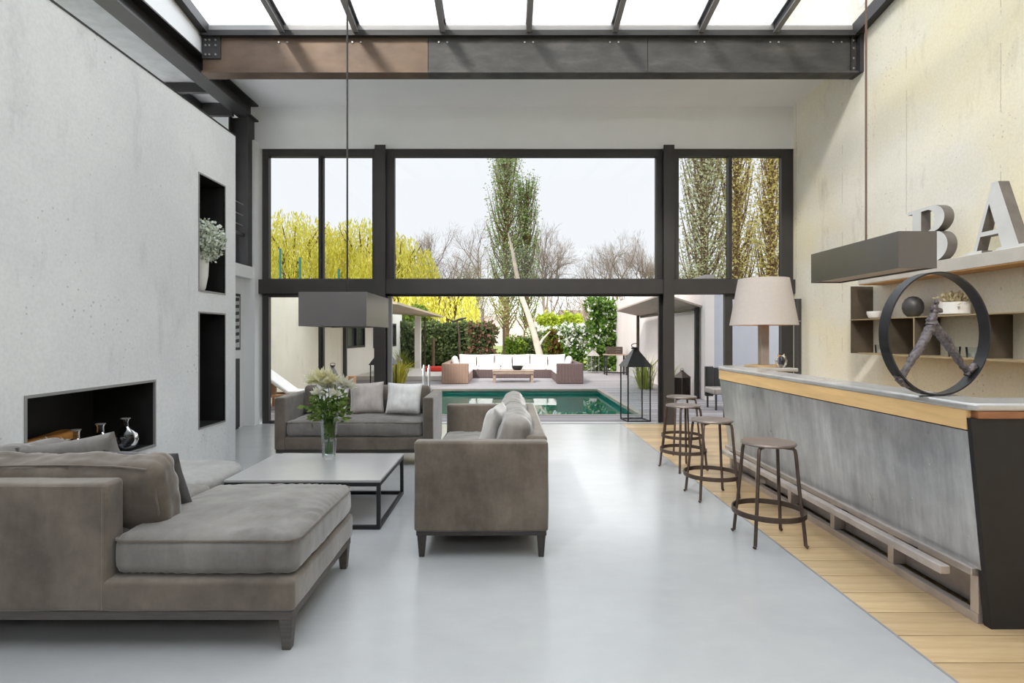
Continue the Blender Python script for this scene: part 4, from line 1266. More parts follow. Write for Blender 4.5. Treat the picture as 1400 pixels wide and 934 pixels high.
npmesh('foliage', V, F, 'leaf_vase', fv, 'stuff')
def bloom(c, r_, m, mat):
    pp, dd = [], []
    for j in range(m):
        v = Vector((random.gauss(0, 1), random.gauss(0, 1), abs(random.gauss(0.35, 0.7)))).normalized()
        pp.append(tuple(Vector(c) + v * r_ * 0.15)); dd.append(tuple(v))
    V, F = leaves(np.array(pp), r_, np.array(dd), 0.42, 0.2)
    return npmesh('blossom', V, F, mat, fv)
for (x, y_, z, r_) in ((-0.06, -0.02, 0.68, 0.10), (-0.13, 0.02, 0.645, 0.085), (0.015, 0.0, 0.655, 0.085), (0.13, 0.0, 0.63, 0.075), (0.155, 0.04, 0.60, 0.06), (-0.02, 0.08, 0.60, 0.07), (0.07, -0.06, 0.55, 0.05), (-0.08, -0.05, 0.56, 0.05)):
    bloom((x, y_, z), r_, 80, 'petal_white' if z < 0.64 or x > 0.1 else 'petal_cream')

# niche vase with small white blooms
nv = thing('niche_vase', 'white ceramic vase of tiny white blossoms in the upper niche', 'vase', (-3.21, 5.93, 1.8825))
part('vase', B().lathe([(0, 0), (0.05, 0), (0.065, 0.03), (0.088, 0.16), (0.095, 0.30), (0.085, 0.40), (0.078, 0.40), (0.08, 0.3), (0, 0.28)], 28), 'ceramic_white', nv)
n = 1500
u = RNG.normal(size=(n, 3)); u /= np.linalg.norm(u, axis=1, keepdims=True)
rad = 0.27 * RNG.random((n, 1)) ** 0.45
P = u * rad * np.array([0.78, 0.75, 0.85]) + np.array([0.06, 0.0, 0.52])
P = P[(P[:, 0] > -0.17) & (P[:, 2] > 0.26) & (np.abs(P[:, 1]) < 0.21 + (P[:, 0] > 0.12))]
V, F = leaves(P, 0.032, None, 0.8)
npmesh('blossoms', V, F, 'gypsophila', nv, 'stuff')
V, F = leaves(P[::3] * 0.92 + np.array([0, 0, 0.03]), 0.05, None, 0.3)
npmesh('sprigs', V, F, 'gyp_leaf', nv, 'stuff')

# fireplace contents
zf = 0.4625
lgm = B().rbox((0, 0, 0.105), (0.16, 0.86, 0.21), 0.03, 4, 14, 4, wr=0.016, wf=5, seed=3)
o = part('fire_log', lgm, 'log_wood', None, ang=60)
o.location = (-3.46, 4.14, zf)
o.rotation_euler = (0, 0, 0.06)
tag(o, 'thick amber-coloured wood log in the fireplace', 'log')
mp = RNG.normal(size=(700, 3)) * np.array([0.028, 0.10, 0.04]) + np.array([0, 0, 0.12])
mp[:, 2] = np.clip(mp[:, 2], 0.02, 0.2)
V, F = leaves(mp, 0.06, None, 0.25)
o = npmesh('dried_moss', V, F, 'gypsophila', None)
o.location = (-3.22, 3.92, zf)
tag(o, 'fluffy grey dried moss bundle before the log', 'dried moss', kind='stuff')
def flask(loc, s, lab, rz=0):
    f_ = thing('glass_flask', lab, 'vase', loc, rz, 'smoky glass flasks in the fireplace')
    part('flask_body', B().lathe([(0, 0.0), (0.05 * s, 0.0), (0.085 * s, 0.03 * s), (0.10 * s, 0.085 * s), (0.09 * s, 0.135 * s), (0.045 * s, 0.175 * s), (0.026 * s, 0.195 * s), (0.024 * s, 0.235 * s), (0.034 * s, 0.26 * s)], 28), 'smoky_glass', f_)
    part('flask_lip', B().tube([(0.034 * s * math.cos(a), 0.034 * s * math.sin(a), 0.26 * s) for a in np.linspace(0, 2 * math.pi, 17)[:-1]], 0.004, 6, True), 'frame_light', f_)
flask((-3.215, 4.80, zf), 1.0, 'round smoky glass flask fully visible at the right of the fireplace')
flask((-3.24, 4.54, zf), 0.98, 'smoky glass flask in the middle of the fireplace, mostly hidden by cushions')
flask((-3.24, 4.28, zf), 0.96, 'smoky glass flask in front of the log end')

# ------------------------------------------------------------------ outside: ground, pool, walls
ZG = -0.02
PX0, PX1, PY0, PY1 = -2.45, 2.5, 10.3, 15.4
dk = B()
for a in ((-9.0, 6.5, 9.36, PY0, ), (-9.0, PX0, PY0, PY1), (PX1, 6.5, PY0, PY1), (-9.0, 6.5, PY1, 24.0)):
    dk.box(a[0], a[1], a[2], a[3], ZG - 0.1, ZG)
tag(part('deck', dk, 'deck', None, False), 'weathered grey timber deck around the pool', 'deck', kind=S)
tag(part('ground_lawn', B().box(-120, 120, 24.0, 150, -0.5, ZG - 0.02).box(-120, -9.0, 9.5, 24.0, -0.5, ZG - 0.02).box(6.5, 120, 9.5, 24.0, -0.5, ZG - 0.02).box(-120, 120, -60, YB - 0.3, -0.5, ZG - 0.02), 'lawn', None, False), 'lawn beyond the garden hedges', 'lawn', kind=S)
pool = thing('swimming_pool', 'rectangular turquoise swimming pool outside the glass facade', 'pool', (0, 12.8, -1.4), kind=S)
pb = B().box(PX0, PX1, PY0, PY1, -1.5, -1.4)
pb.box(PX0 - 0.1, PX0, PY0, PY1, -1.5, -0.125).box(PX1, PX1 + 0.1, PY0, PY1, -1.5, -0.125).box(PX0, PX1, PY0 - 0.1, PY0, -1.5, -0.125).box(PX0, PX1, PY1, PY1 + 0.1, -1.5, -0.125)
part('basin', pb, 'pool_tile', pool, False, world=True)
cb = B().box(PX0 - 0.02, PX0 + 0.10, PY0, PY1, -0.07, -0.012).box(PX1 - 0.10, PX1 + 0.02, PY0, PY1, -0.07, -0.012).box(PX0 + 0.1, PX1 - 0.1, PY0, PY0 + 0.10, -0.07, -0.012).box(PX0 + 0.1, PX1 - 0.1, PY1 - 0.10, PY1 + 0.02, -0.07, -0.012)
part('coping', cb, 'pool_coping', pool, False, 0.004, True)
part('water', B().add([(PX0, PY0, -0.14), (PX1, PY0, -0.14), (PX1, PY1, -0.14), (PX0, PY1, -0.14)], [(0, 1, 2, 3)]), 'water', pool, False, world=True)
ld = thing('pool_ladder', 'chrome pool ladder at the far end of the pool', 'ladder', (-2.2, 15.3, ZG))
for dx in (-0.06, 0.06):
    pass
for x in (-2.27, -2.13):
    part('rail', B().tube([(x, 15.62, ZG), (x, 15.62, 0.45), (x, 15.55, 0.60), (x, 15.40, 0.62), (x, 15.30, 0.5), (x, 15.28, -0.6)], 0.018, 8), 'chrome', ld, world=True)
for z in (-0.25, -0.5):
    part('step', B().box(-2.25, -2.15, 15.26, 15.3, z, z + 0.02), 'chrome', ld, False, world=True)

# garden walls and pool house on the left
gw = tag(part('garden_wall', B().box(-5.3, -5.0, 9.6, 17.1, ZG, 2.5), 'concrete_garden', None, False), 'cream concrete garden wall behind the sun lounger', 'wall', kind=S)
hs = thing('pool_house', 'low white pool house with overhanging flat roof beside the hedge', 'building', (-6, 22, ZG))
hw = B()
W1, W2 = (17.75, 20.0, 1.02, 1.74), (21.2, 25.6, 0.95, 1.95)
grid_wall(hw, 'y', 17.3, 27.0, ZG, 2.55, -5.2, -5.0, [W1, W2])
hw.box(-8.0, -5.2, 17.3, 17.5, ZG, 2.55).box(-8.0, -5.2, 26.8, 27.0, ZG, 2.55).box(-8.0, -7.8, 17.5, 26.8, ZG, 2.55)
part('wall', hw, 'house_white', hs, False, world=True)
for W in (W1, W2):
    ym = (W[0] + W[1]) / 2
    wn = part('window', B().box(-5.09, -4.99, W[0], W[0] + 0.09, W[2], W[3]).box(-5.09, -4.99, W[1] - 0.09, W[1], W[2], W[3]).box(-5.09, -4.99, W[0] + 0.09, W[1] - 0.09, W[3] - 0.07, W[3]).box(-5.09, -4.99, W[0] + 0.09, W[1] - 0.09, W[2], W[2] + 0.07).box(-5.09, -4.98, ym - 0.06, ym + 0.06, W[2] + 0.07, W[3] - 0.07), 'frame', hs, False, world=True)
    part('pane', B().box(-5.08, -5.06, W[0] + 0.09, ym - 0.06, W[2] + 0.07, W[3] - 0.07), 'window_dark', wn, False).location = (6, -22, -ZG)
    part('pane', B().box(-5.08, -5.06, ym + 0.06, W[1] - 0.09, W[2] + 0.07, W[3] - 0.07), 'window_dark', wn, False).location = (6, -22, -ZG)
part('downpipe', B().box(-5.0, -4.9, 17.3, 17.42, ZG, 2.5), 'frame', hs, False, world=True)
part('column', B().box(-3.75, -3.52, 23.0, 23.25, ZG, 2.2), 'house_white', hs, False, world=True)
part('column', B().box(-3.46, -3.40, 23.6, 23.66, ZG, 2.2), 'rust_iron', hs, False, world=True)
part('roof', B().hexa([(-8.2, 14.2, 2.56), (-2.75, 14.2, 2.20), (-8.2, 24.6, 2.56), (-2.75, 24.6, 2.20), (-8.2, 14.2, 2.72), (-2.75, 14.2, 2.26), (-8.2, 24.6, 2.72), (-2.75, 24.6, 2.26)]), 'roof_soffit', hs, False, world=True)
part('platform', B().box(-4.9, -2.05, 18.2, 22.5, ZG, 0.13), 'stone_grey', hs, False, 0.01, True)

# right boundary wall, canopy
tag(part('boundary_wall', B().box(4.4, 4.6, 12.7, 23.8, ZG, 2.78), 'wall_pinkgrey', None, False), 'pale rendered boundary wall along the right side of the deck', 'wall', kind=S)
tag(part('annex_wall', B().box(4.6, 9.0, 12.7, 12.95, ZG, 2.56), 'wall_bluegrey', None, False), 'grey rendered wall seen through the right glazed door', 'wall', kind=S)
cn = thing('deck_canopy', 'thin cantilevered canopy on dark posts along the boundary wall', 'canopy', (4.2, 15.4, ZG))
part('canopy_roof', B().hexa([(3.52, 12.9, 2.34), (4.39, 12.9, 2.06), (3.46, 18.2, 2.20), (4.28, 18.2, 2.02), (3.52, 12.9, 2.38), (4.39, 12.9, 2.10), (3.46, 18.2, 2.24), (4.28, 18.2, 2.06)]), 'canopy_wood', cn, False, world=True)
part('canopy_post', B().box(4.28, 4.37, 13.0, 13.09, ZG, 2.07), 'iron_black', cn, False, world=True)
part('canopy_post', B().box(4.08, 4.16, 18.0, 18.08, ZG, 2.05), 'rust_iron', cn, False, world=True)
part('canopy_beam', B().box(4.20, 4.26, 13.0, 18.1, 1.98, 2.04), 'frame', cn, False, world=True)

# ------------------------------------------------------------------ lanterns
def lantern(loc, w, h, label, mat='iron_black', rz=0.0, roofmat=None):
    l = thing('lantern', label, 'lantern', loc, rz, 'lanterns on the deck')
    bh, a = h * 0.70, w / 2
    e = max(0.016, w * 0.045)
    for sx in (-1, 1):
        for sy in (-1, 1):
            part('post', B().box(sx * a - (e if sx > 0 else 0), sx * a + (0 if sx > 0 else e), sy * a - (e if sy > 0 else 0), sy * a + (0 if sy > 0 else e), e, bh), mat, l, False)
    fr_ = B().box(-a, a, -a, -a + e, 0, e).box(-a, a, a - e, a, 0, e).box(-a, -a + e, -a + e, a - e, 0, e).box(a - e, a, -a + e, a - e, 0, e)
    part('base_frame', fr_, mat, l, False)
    o_ = a * 1.12
    t_ = w * 0.10
    part('roof', B().hexa([(-o_, -o_, bh), (o_, -o_, bh), (-o_, o_, bh), (o_, o_, bh), (-t_, -t_, h * 0.92), (t_, -t_, h * 0.92), (-t_, t_, h * 0.92), (t_, t_, h * 0.92)]), roofmat or mat, l, False, 0.003)
    part('cap', B().lathe([(0, h * 0.92), (t_ * 1.7, h * 0.925), (t_ * 1.7, h * 0.945), (0, h * 0.945)], 16), mat, l)
    rr = w * 0.17
    part('handle', B().tube([(rr * math.cos(q), 0, h * 0.945 + rr * 0.5 + 0.5 * rr * math.sin(q)) for q in np.linspace(0, 2 * math.pi, 17)[:-1]], w * 0.018, 6, True), mat, l)
    for sx in (0, 1):
        part('glass_pane', B().box(-a + e, a - e, (a if sx else -a) + (-e * 0.6 if sx else e * 0.4), (a if sx else -a) + (-e * 0.4 if sx else e * 0.6), e, bh), 'clear_glass', l, False)
    return l
lantern((2.17, 9.70, ZG), 0.40, 1.31, 'tall black iron lantern just outside the glass facade beside the pool', rz=0.12)
lantern((-2.25, 10.35, ZG), 0.40, 1.31, 'tall black iron lantern behind the facade column and two-seat sofa')
lantern((-3.22, 10.5, ZG), 0.27, 0.94, 'brown tent-roofed lantern seen above the vase flowers', 'rust_iron', 0.2, 'lantern_zinc')
lantern((4.08, 13.35, ZG), 0.27, 0.66, 'small grey lantern on the deck by the boundary wall', 'rust_iron', 0.5)
lantern((-3.9, 20.5, 0.131), 0.20, 0.55, 'small pale lantern on the platform under the pool house roof', 'lantern_zinc')
lantern((3.3, 22.0, 0.0 + ZG), 0.34, 0.95, 'zinc roofed lantern in front of the flowering ivy', 'lantern_zinc', 0.3)

# ------------------------------------------------------------------ loungers and small furniture
def lounger(loc, rz, label):
    l = thing('sun_lounger', label, 'sun lounger', loc, rz, 'sun loungers by the garden wall')
    for sy in (-0.3, 0.27):
        part('side_rail', B().box(-0.75, 1.15, sy, sy + 0.03, 0.24, 0.29), 'teak', l, False)
    for x in (-0.65, 1.05):
        for sy in (-0.3, 0.27):
            part('leg', B().box(x, x + 0.05, sy, sy + 0.03, 0, 0.24), 'teak', l, False)
    for k in range(8):
        part('slat', B().box(-0.05 + k * 0.15, 0.03 + k * 0.15, -0.27, 0.27, 0.275, 0.29), 'teak', l, False)
    part('back_strut', B().box(-0.55, -0.52, -0.2, 0.2, 0.25, 0.55), 'teak', l, False)
    part('mattress', B().rbox((0.52, 0, 0.325), (1.28, 0.56, 0.07), 0.03, 8, 4, 1), 'outdoor_cushion', l)
    part('back_mattress', B().rbox((0, 0, 0), (0.78, 0.56, 0.07), 0.03, 6, 4, 1).rot((0, math.radians(36), 0), (-0.42, 0, 0.54)), 'outdoor_cushion', l)
lounger((-4.15, 11.35, ZG), 0.0, 'cream cushioned wooden sun lounger behind the left window')
bx = thing('teak_stool', 'small square teak block stool by the pool house', 'stool', (-3.35, 12.2, ZG))
part('block', B().box(-0.09, 0.09, -0.09, 0.09, 0.03, 0.58), 'teak', bx, False, 0.005)
for sx in (-0.08, 0.05):
    for sy in (-0.08, 0.05):
        part('foot', B().box(sx, sx + 0.03, sy, sy + 0.03, 0, 0.03), 'teak', bx, False)
# dark deck chair by the boundary wall, seen through the right door
dc = thing('deck_chair', 'dark outdoor armchair behind the far end of the bar', 'chair', (4.05, 11.25, ZG))
part('seat', B().rbox((0.2, 0, 0.36), (0.55, 0.55, 0.12), 0.03, 4, 4, 1), 'lantern_zinc', dc)
part('backrest', B().rbox((0, 0.28, 0.52), (0.16, 0.1, 0.6), 0.02, 2, 2, 4).rot((0, 0, 0), (0.02, 0, 0.0)), 'iron_black', dc)
part('backrest', B().rbox((0.3, 0.31, 0.52), (0.5, 0.08, 0.55), 0.02, 4, 2, 4), 'iron_black', dc)
for sx in (-0.04, 0.44):
    for sy in (-0.25, 0.22):
        part('leg', B().box(sx, sx + 0.03, sy, sy + 0.03, 0, 0.3), 'iron_black', dc, False)
# far right barbecue table
tb = thing('garden_table', 'small weathered table by the ivy and boundary wall', 'table', (4.0, 21.0, ZG))
part('table_top', B().box(-0.45, 0.36, -0.3, 0.3, 0.72, 0.76), 'teak_grey', tb, False, 0.005)
for sx in (-0.42, 0.30):
    for sy in (-0.27, 0.22):
        part('leg', B().box(sx, sx + 0.05, sy, sy + 0.05, 0, 0.72), 'iron_black', tb, False)
part('stretcher', B().box(-0.42, 0.35, -0.02, 0.02, 0.06, 0.1), 'iron_black', tb, False)
bk = thing('wooden_crate', 'reddish wooden crate on the small garden table', 'crate', (3.92, 21.0, ZG + 0.761))
for k in range(3):
    part('slat', B().box(-0.27, 0.27, -0.2, -0.18, 0.01 + k * 0.09, 0.085 + k * 0.09), 'rust_iron', bk, False)
    part('slat', B().box(-0.27, 0.27, 0.18, 0.2, 0.01 + k * 0.09, 0.085 + k * 0.09), 'rust_iron', bk, False)
part('crate_end', B().box(-0.28, -0.26, -0.18, 0.18, 0, 0.27), 'rust_iron', bk, False)
part('crate_end', B().box(0.26, 0.28, -0.18, 0.18, 0, 0.27), 'rust_iron', bk, False)
part('crate_base', B().box(-0.26, 0.26, -0.18, 0.18, 0.0, 0.012), 'rust_iron', bk, False)

# rattan lounge set
def rattan(name, label, x0, x1, y0, y1, arm=None, mat='rattan_shaded', h=0.26, back=None, hb=0.60):
    r_ = thing(name, label, 'outdoor sofa', ((x0 + x1) / 2, (y0 + y1) / 2, ZG), group='rattan lounge set by the pool')
    part('body', B().rbox(((x0 + x1) / 2, (y0 + y1) / 2, ZG + h / 2 + 0.005), (x1 - x0, y1 - y0, h), 0.02, 6, 6, 2), mat, r_, world=True)
    if arm:
        part('arm', B().rbox(((arm[0] + arm[1]) / 2, (arm[2] + arm[3]) / 2, ZG + hb / 2 + 0.005), (arm[1] - arm[0], arm[3] - arm[2], hb), 0.02, 4, 4, 4), mat, r_, world=True)
    if back:
        part('backrest', B().rbox(((back[0] + back[1]) / 2, (back[2] + back[3]) / 2, ZG + hb / 2 + 0.005), (back[1] - back[0], back[3] - back[2], hb), 0.02, 6, 4, 4), mat, r_, world=True)
    return r_
ra = rattan('rattan_sofa', 'brown woven rattan side unit coloured as sunlit at the left of the poolside lounge', -1.96, -1.18, 17.22, 19.4, (-1.97, -1.17, 17.0, 17.21), 'rattan_sunlit', back=(-1.98, -1.80, 17.22, 20.3))
part('seat_cushion', B().rbox((-1.47, 18.3, 0.30), (0.62, 2.1, 0.10), 0.03, 5, 10, 1), 'outdoor_cushion', ra, world=True)
rb = rattan('rattan_sofa', 'rattan side unit coloured as shaded at the right of the poolside lounge', 1.48, 2.26, 17.22, 19.4, (1.47, 2.26, 17.0, 17.21), 'rattan_shaded', back=(2.09, 2.27, 17.22, 20.3))
part('seat_cushion', B().rbox((1.77, 18.3, 0.30), (0.62, 2.1, 0.10), 0.03, 5, 10, 1), 'outdoor_cushion', rb, world=True)
rc = rattan('rattan_sofa', 'wide rattan middle unit coloured as shaded at the back of the poolside lounge', -1.79, 2.08, 19.41, 20.25, None, 'rattan_shaded', back=(-1.79, 2.08, 20.26, 20.42))
for k in range(5):
    x = -1.79 + 0.387 + k * 0.774
    part('seat_cushion', B().rbox((x, 19.8, 0.30), (0.76, 0.80, 0.10), 0.03, 5, 5, 1), 'outdoor_cushion', rc, world=True)
ords = ['first', 'second', 'third', 'fourth', 'fifth', 'sixth']
for k in range(6):
    x = -1.40 + k * 0.625
    o = part('lounge_cushion', B().pillow(0.62, 0.42, 0.20, 50 + k, 10, 0.01, 0.04), 'outdoor_cushion', None, ang=80)
    o.location = (x, 20.07, 0.555)
    o.rotation_euler = (math.radians(-14), 0.03 * (-1) ** k, 0.0)
    tag(o, 'white back cushion on the poolside lounge, %s from the left along the back' % ords[k], 'cushion', 'white cushions on the rattan lounge')
for x, sg, lb in ((-1.70, 1, 'white cushion leaning on the left rattan side unit'), (1.98, -1, 'white cushion leaning on the right rattan side unit')):
    o = part('lounge_cushion', B().pillow(0.62, 0.42, 0.20, 60 + sg, 10, 0.01, 0.04), 'outdoor_cushion', None, ang=80)
    o.location = (x, 18.6, 0.555)
    o.rotation_euler = (math.radians(-14), 0, sg * math.pi / 2)
    tag(o, lb, 'cushion', 'white cushions on the rattan lounge')
gt = thing('garden_coffee_table', 'low weathered wooden table in the poolside lounge', 'table', (0.17, 17.85, ZG))
for k in range(6):
    part('slat', B().box(-0.64, 0.64, -0.45 + k * 0.152, -0.31 + k * 0.152, 0.34, 0.37), 'teak_grey', gt, False)
part('apron', B().box(-0.62, 0.62, -0.44, -0.41, 0.27, 0.34).box(-0.62, 0.62, 0.41, 0.44, 0.27, 0.34), 'teak_grey', gt, False)
for sx in (-0.62, 0.54):
    for sy in (-0.40, 0.33):
        part('leg', B().box(sx, sx + 0.08, sy, sy + 0.07, 0, 0.34), 'teak_grey', gt, False)
tag(part('dark_bowl', B().lathe([(0, 0), (0.10, 0), (0.16, 0.05), (0.17, 0.13), (0.15, 0.13), (0.12, 0.04), (0, 0.03)], 20), 'iron_black', None), 'dark round bowl on the weathered garden table', 'bowl').location = (0.30, 17.8, ZG + 0.371)
tag(part('red_bolster', B().rbox((0, 0, 0.09), (0.9, 0.3, 0.18), 0.06, 6, 3, 2), 'red_fabric', None), 'red bolster cushion left of the rattan lounge', 'cushion').location = (-2.55, 20.6, 0.131)

# ------------------------------------------------------------------ planting
def blades(name, label, loc, n, h, r, mat, group='ornamental grasses'):
    g = thing(name, label, 'grass plant', loc, 0, group)
    a = RNG.random(n) * 6.283
    rr = RNG.random(n) * r * 0.5
    P = np.column_stack([rr * np.cos(a), rr * np.sin(a), np.full(n, 0.0)])
    ln = h * (0.6 + 0.5 * RNG.random(n))
    out = np.column_stack([np.cos(a), np.sin(a), np.zeros(n)]) * (RNG.random((n, 1)) ** 0.6 * r)
    side = np.column_stack([-np.sin(a), np.cos(a), np.zeros(n)]) * 0.011
    mid = P + out * 0.45 + np.column_stack([np.zeros(n), np.zeros(n), ln * 0.72])
    tip = P + out * 1.25 + np.column_stack([np.zeros(n), np.zeros(n), ln])
    V = np.stack([P - side, P + side, mid + side, mid - side, tip - side * 0.2, tip + side * 0.2], 1).reshape(-1, 3)
    i = np.arange(n)[:, None] * 6
    F = np.concatenate([i + np.array([[0, 1, 2, 3]]), i + np.array([[3, 2, 5, 4]])])
    npmesh('blades', V, F, mat, g, 'stuff')
blades('grass_clump', 'sunlit yellow grass clump left of the pool', (-3.35, 17.4, ZG), 170, 0.66, 0.50, 'grass_yellow')
blades('grass_clump', 'green strappy plant beside the tall black lantern', (3.70, 15.4, ZG), 85, 0.85, 0.50, 'grass_green')
blades('grass_clump', 'leafy grass tuft against the boundary wall near the canopy post', (3.98, 14.3, ZG), 60, 0.75, 0.30, 'grass_green')
blades('grass_clump', 'low grass at the pool house column', (-4.35, 23.4, ZG), 80, 0.8, 0.35, 'grass_green')

def hedge(name, label, cat, x0, x1, y0, y1, z1, mat, n, size, round_=0.35, mat2=None, f2=0.0, top2=None, kindname='foliage'):
    h = thing(name, label, cat, ((x0 + x1) / 2, (y0 + y1) / 2, ZG))
    w, d = x1 - x0, y1 - y0
    core = B().rbox((0, 0, z1 / 2), (w * 0.80, d * 0.6, z1 * 0.84), min(w, d, z1) * round_ * 0.8, 8, 4, 6, wr=0.10, wf=1.7, seed=x0)
    core.v = [(a, b, max(0.0, c - z1 * 0.08)) for a, b, c in core.v]
    part('foliage_core', core, mat, h, ang=80)
    s = RNG.random((n, 3)) * 2 - 1
    k = RNG.integers(0, 4, n)
    s[k == 0, 1] = -1 + 0.25 * RNG.random((k == 0).sum())
    s[k == 1, 2] = 1 - 0.25 * RNG.random((k == 1).sum())
    sd = np.sign(s[:, 0])
    s[k == 2, 0] = (sd * (1 - 0.2 * RNG.random(n)))[k == 2]
    rr = np.maximum(0, np.abs(s) - (1 - round_))
    over = np.linalg.norm(rr, axis=1, keepdims=True) / round_
    s = np.where(over > 1, np.sign(s) * ((1 - round_) + (np.abs(s) - (1 - round_)) / np.maximum(over, 1)), s) if True else s
    P = s * np.array([w / 2, d / 2, z1 / 2]) + np.array([0, 0, z1 / 2])
    lump = np.array([noise.noise(Vector(p) * 1.6 + Vector((x0, 0, 0))) for p in P])[:, None]
    lump2 = np.array([noise.noise(Vector(p) * 4.1 + Vector((0, x0, 3))) for p in P])[:, None]
    nrm = (P - np.array([0, 0, z1 * 0.45])) / np.array([w / 2, d / 2, z1 / 2])
    nrm /= np.linalg.norm(nrm, axis=1, keepdims=True) + 1e-6
    P = P + nrm * (0.34 * lump + 0.16 * lump2)
    P[:, 2] = np.maximum(P[:, 2], 0.05)
    if mat2:
        q = RNG.random(n) < f2
        if top2 is not None:
            q = RNG.random(n) < f2 * np.clip((P[:, 2] / z1 - top2) * 3, 0, 1)
        V, F = leaves(P[q], size, None, 0.7)
        npmesh('blossom', V, F, mat2, h, 'stuff')
        P = P[~q]
    V, F = leaves(P, size, None, 0.6)
    npmesh('leaves', V, F, mat, h, 'stuff')
    return h
hedge('dark_hedge', 'dark evergreen hedge behind the left end of the rattan lounge', 'hedge', -5.2, -1.5, 26.6, 27.8, 2.05, 'leaf_dark', 7000, 0.17)
hedge('tall_hedge', 'sunlit yellow green hedge beside the pool house column', 'hedge', -6.2, -4.1, 29.0, 30.4, 2.9, 'leaf_mid', 4500, 0.2)
hedge('red_bush', 'reddish leaved bush behind the rattan lounge', 'bush', -1.75, -0.55, 25.2, 26.2, 2.05, 'leaf_dark', 2600, 0.15, 0.5, 'leaf_red', 0.42)
hedge('green_bush', 'small bright green bush behind the middle of the rattan lounge', 'bush', -0.20, 0.75, 24.6, 25.4, 1.25, 'leaf_mid', 1500, 0.14, 0.6)
hedge('low_hedge', 'dark low hedge behind the pale leaning trunk', 'hedge', 0.6, 1.9, 27.2, 28.0, 1.3, 'leaf_dark', 2200, 0.15)
hedge('bronze_hedge', 'bronze and green rounded hedge right of the pale leaning trunk', 'hedge', 1.75, 3.3, 25.4, 26.2, 1.68, 'leaf_bronze', 2600, 0.15, 0.5, 'leaf_mid', 0.45)
hedge('flowering_shrub', 'shrub dusted with white blossom before the ivy', 'shrub', 2.35, 3.15, 23.6, 24.4, 1.75, 'leaf_ivy', 2600, 0.14, 0.5, 'blossom', 0.5, 0.3)
hedge('ivy_column', 'tall mass of climbing ivy at the end of the boundary wall', 'ivy', 3.35, 4.38, 23.0, 24.2, 2.95, 'leaf_ivy', 4200, 0.16, 0.35, 'blossom', 0.14)
hedge('lime_hedge', 'sunlit lime green clipped hedge far behind the pool', 'hedge', 2.2, 5.2, 40.0, 41.5, 2.9, 'leaf_lime', 2600, 0.25)
hedge('blossom_hedge', 'far hedge covered in pale blossom', 'hedge', 1.2, 6.6, 33.0, 34.2, 1.95, 'leaf_mid', 4200, 0.22, 0.4, 'blossom', 0.75)

def trunk_obj(pts, rad, mat, parent, n=8, name='trunk'):
    return part(name, B().tube(pts, rad, n), mat, parent)

# pale leaning trunk
pt_ = thing('leaning_trunk', 'pale bare leaning tree trunk rising behind the rattan lounge', 'tree', (1.42, 23, ZG))
pts = [(1.42, 23, ZG), (1.33, 23, 0.5), (1.06, 23, 1.54), (0.83, 23, 2.27), (0.56, 23, 3.0), (0.30, 23.1, 4.25), (0.16, 23.2, 5.0), (0.02, 23.2, 5.6)]
part('trunk', B().tube(pts, [0.19, 0.15, 0.12, 0.11, 0.10, 0.08, 0.06, 0.02], 10), 'bark_pale', pt_, world=True)
part('branch', B().tube([(1.22, 23, 0.95), (1.42, 23, 1.28), (1.72, 23.05, 1.6)], [0.07, 0.05, 0.02], 8), 'bark_pale', pt_, world=True)

# rusty posts by the hedge
gp = thing('garden_post', 'rusty garden post carrying a dark tilted arm', 'post', (-1.92, 22.4, ZG))
part('post', B().tube([(-1.88, 22.4, ZG), (-1.90, 22.4, 1.4), (-1.98, 22.4, 2.0)], [0.05, 0.045, 0.035], 8), 'rust_iron', gp, world=True)
part('arm', B().tube([(-2.35, 22.4, 2.08), (-2.12, 22.4, 1.97), (-1.9, 22.4, 2.05), (-1.62, 22.4, 2.12)], [0.02, 0.04, 0.05, 0.025], 8), 'iron_black', gp, world=True)
tag(part('hedge_post', B().tube([(-0.17, 24.2, ZG), (-0.17, 24.2, 1.9)], 0.045, 8), 'rust_iron', None), 'slim rusty post standing by the red bush', 'post')
tag(part('hedge_post', B().tube([(-3.1, 23.8, ZG), (-3.1, 23.8, 1.3)], 0.06, 8), 'bark_brown', None), 'short brown post beside the pool house column', 'post')
for k, (px, py) in enumerate(((383, 340), (410, 352), (463, 368))):
    D_ = 26.0
    x = (px - 694) * D_ / 780
    tag(part('fence_post', B().tube([(x, D_, ZG), (x, D_, 1.42 + (459 - py) * D_ / 780)], 0.05, 6), 'pole_teal', None), ['tall teal fence post before the willow, leftmost', 'teal fence post before the willow, middle of three', 'short teal fence post before the willow, rightmost'][k], 'post', 'teal fence posts')

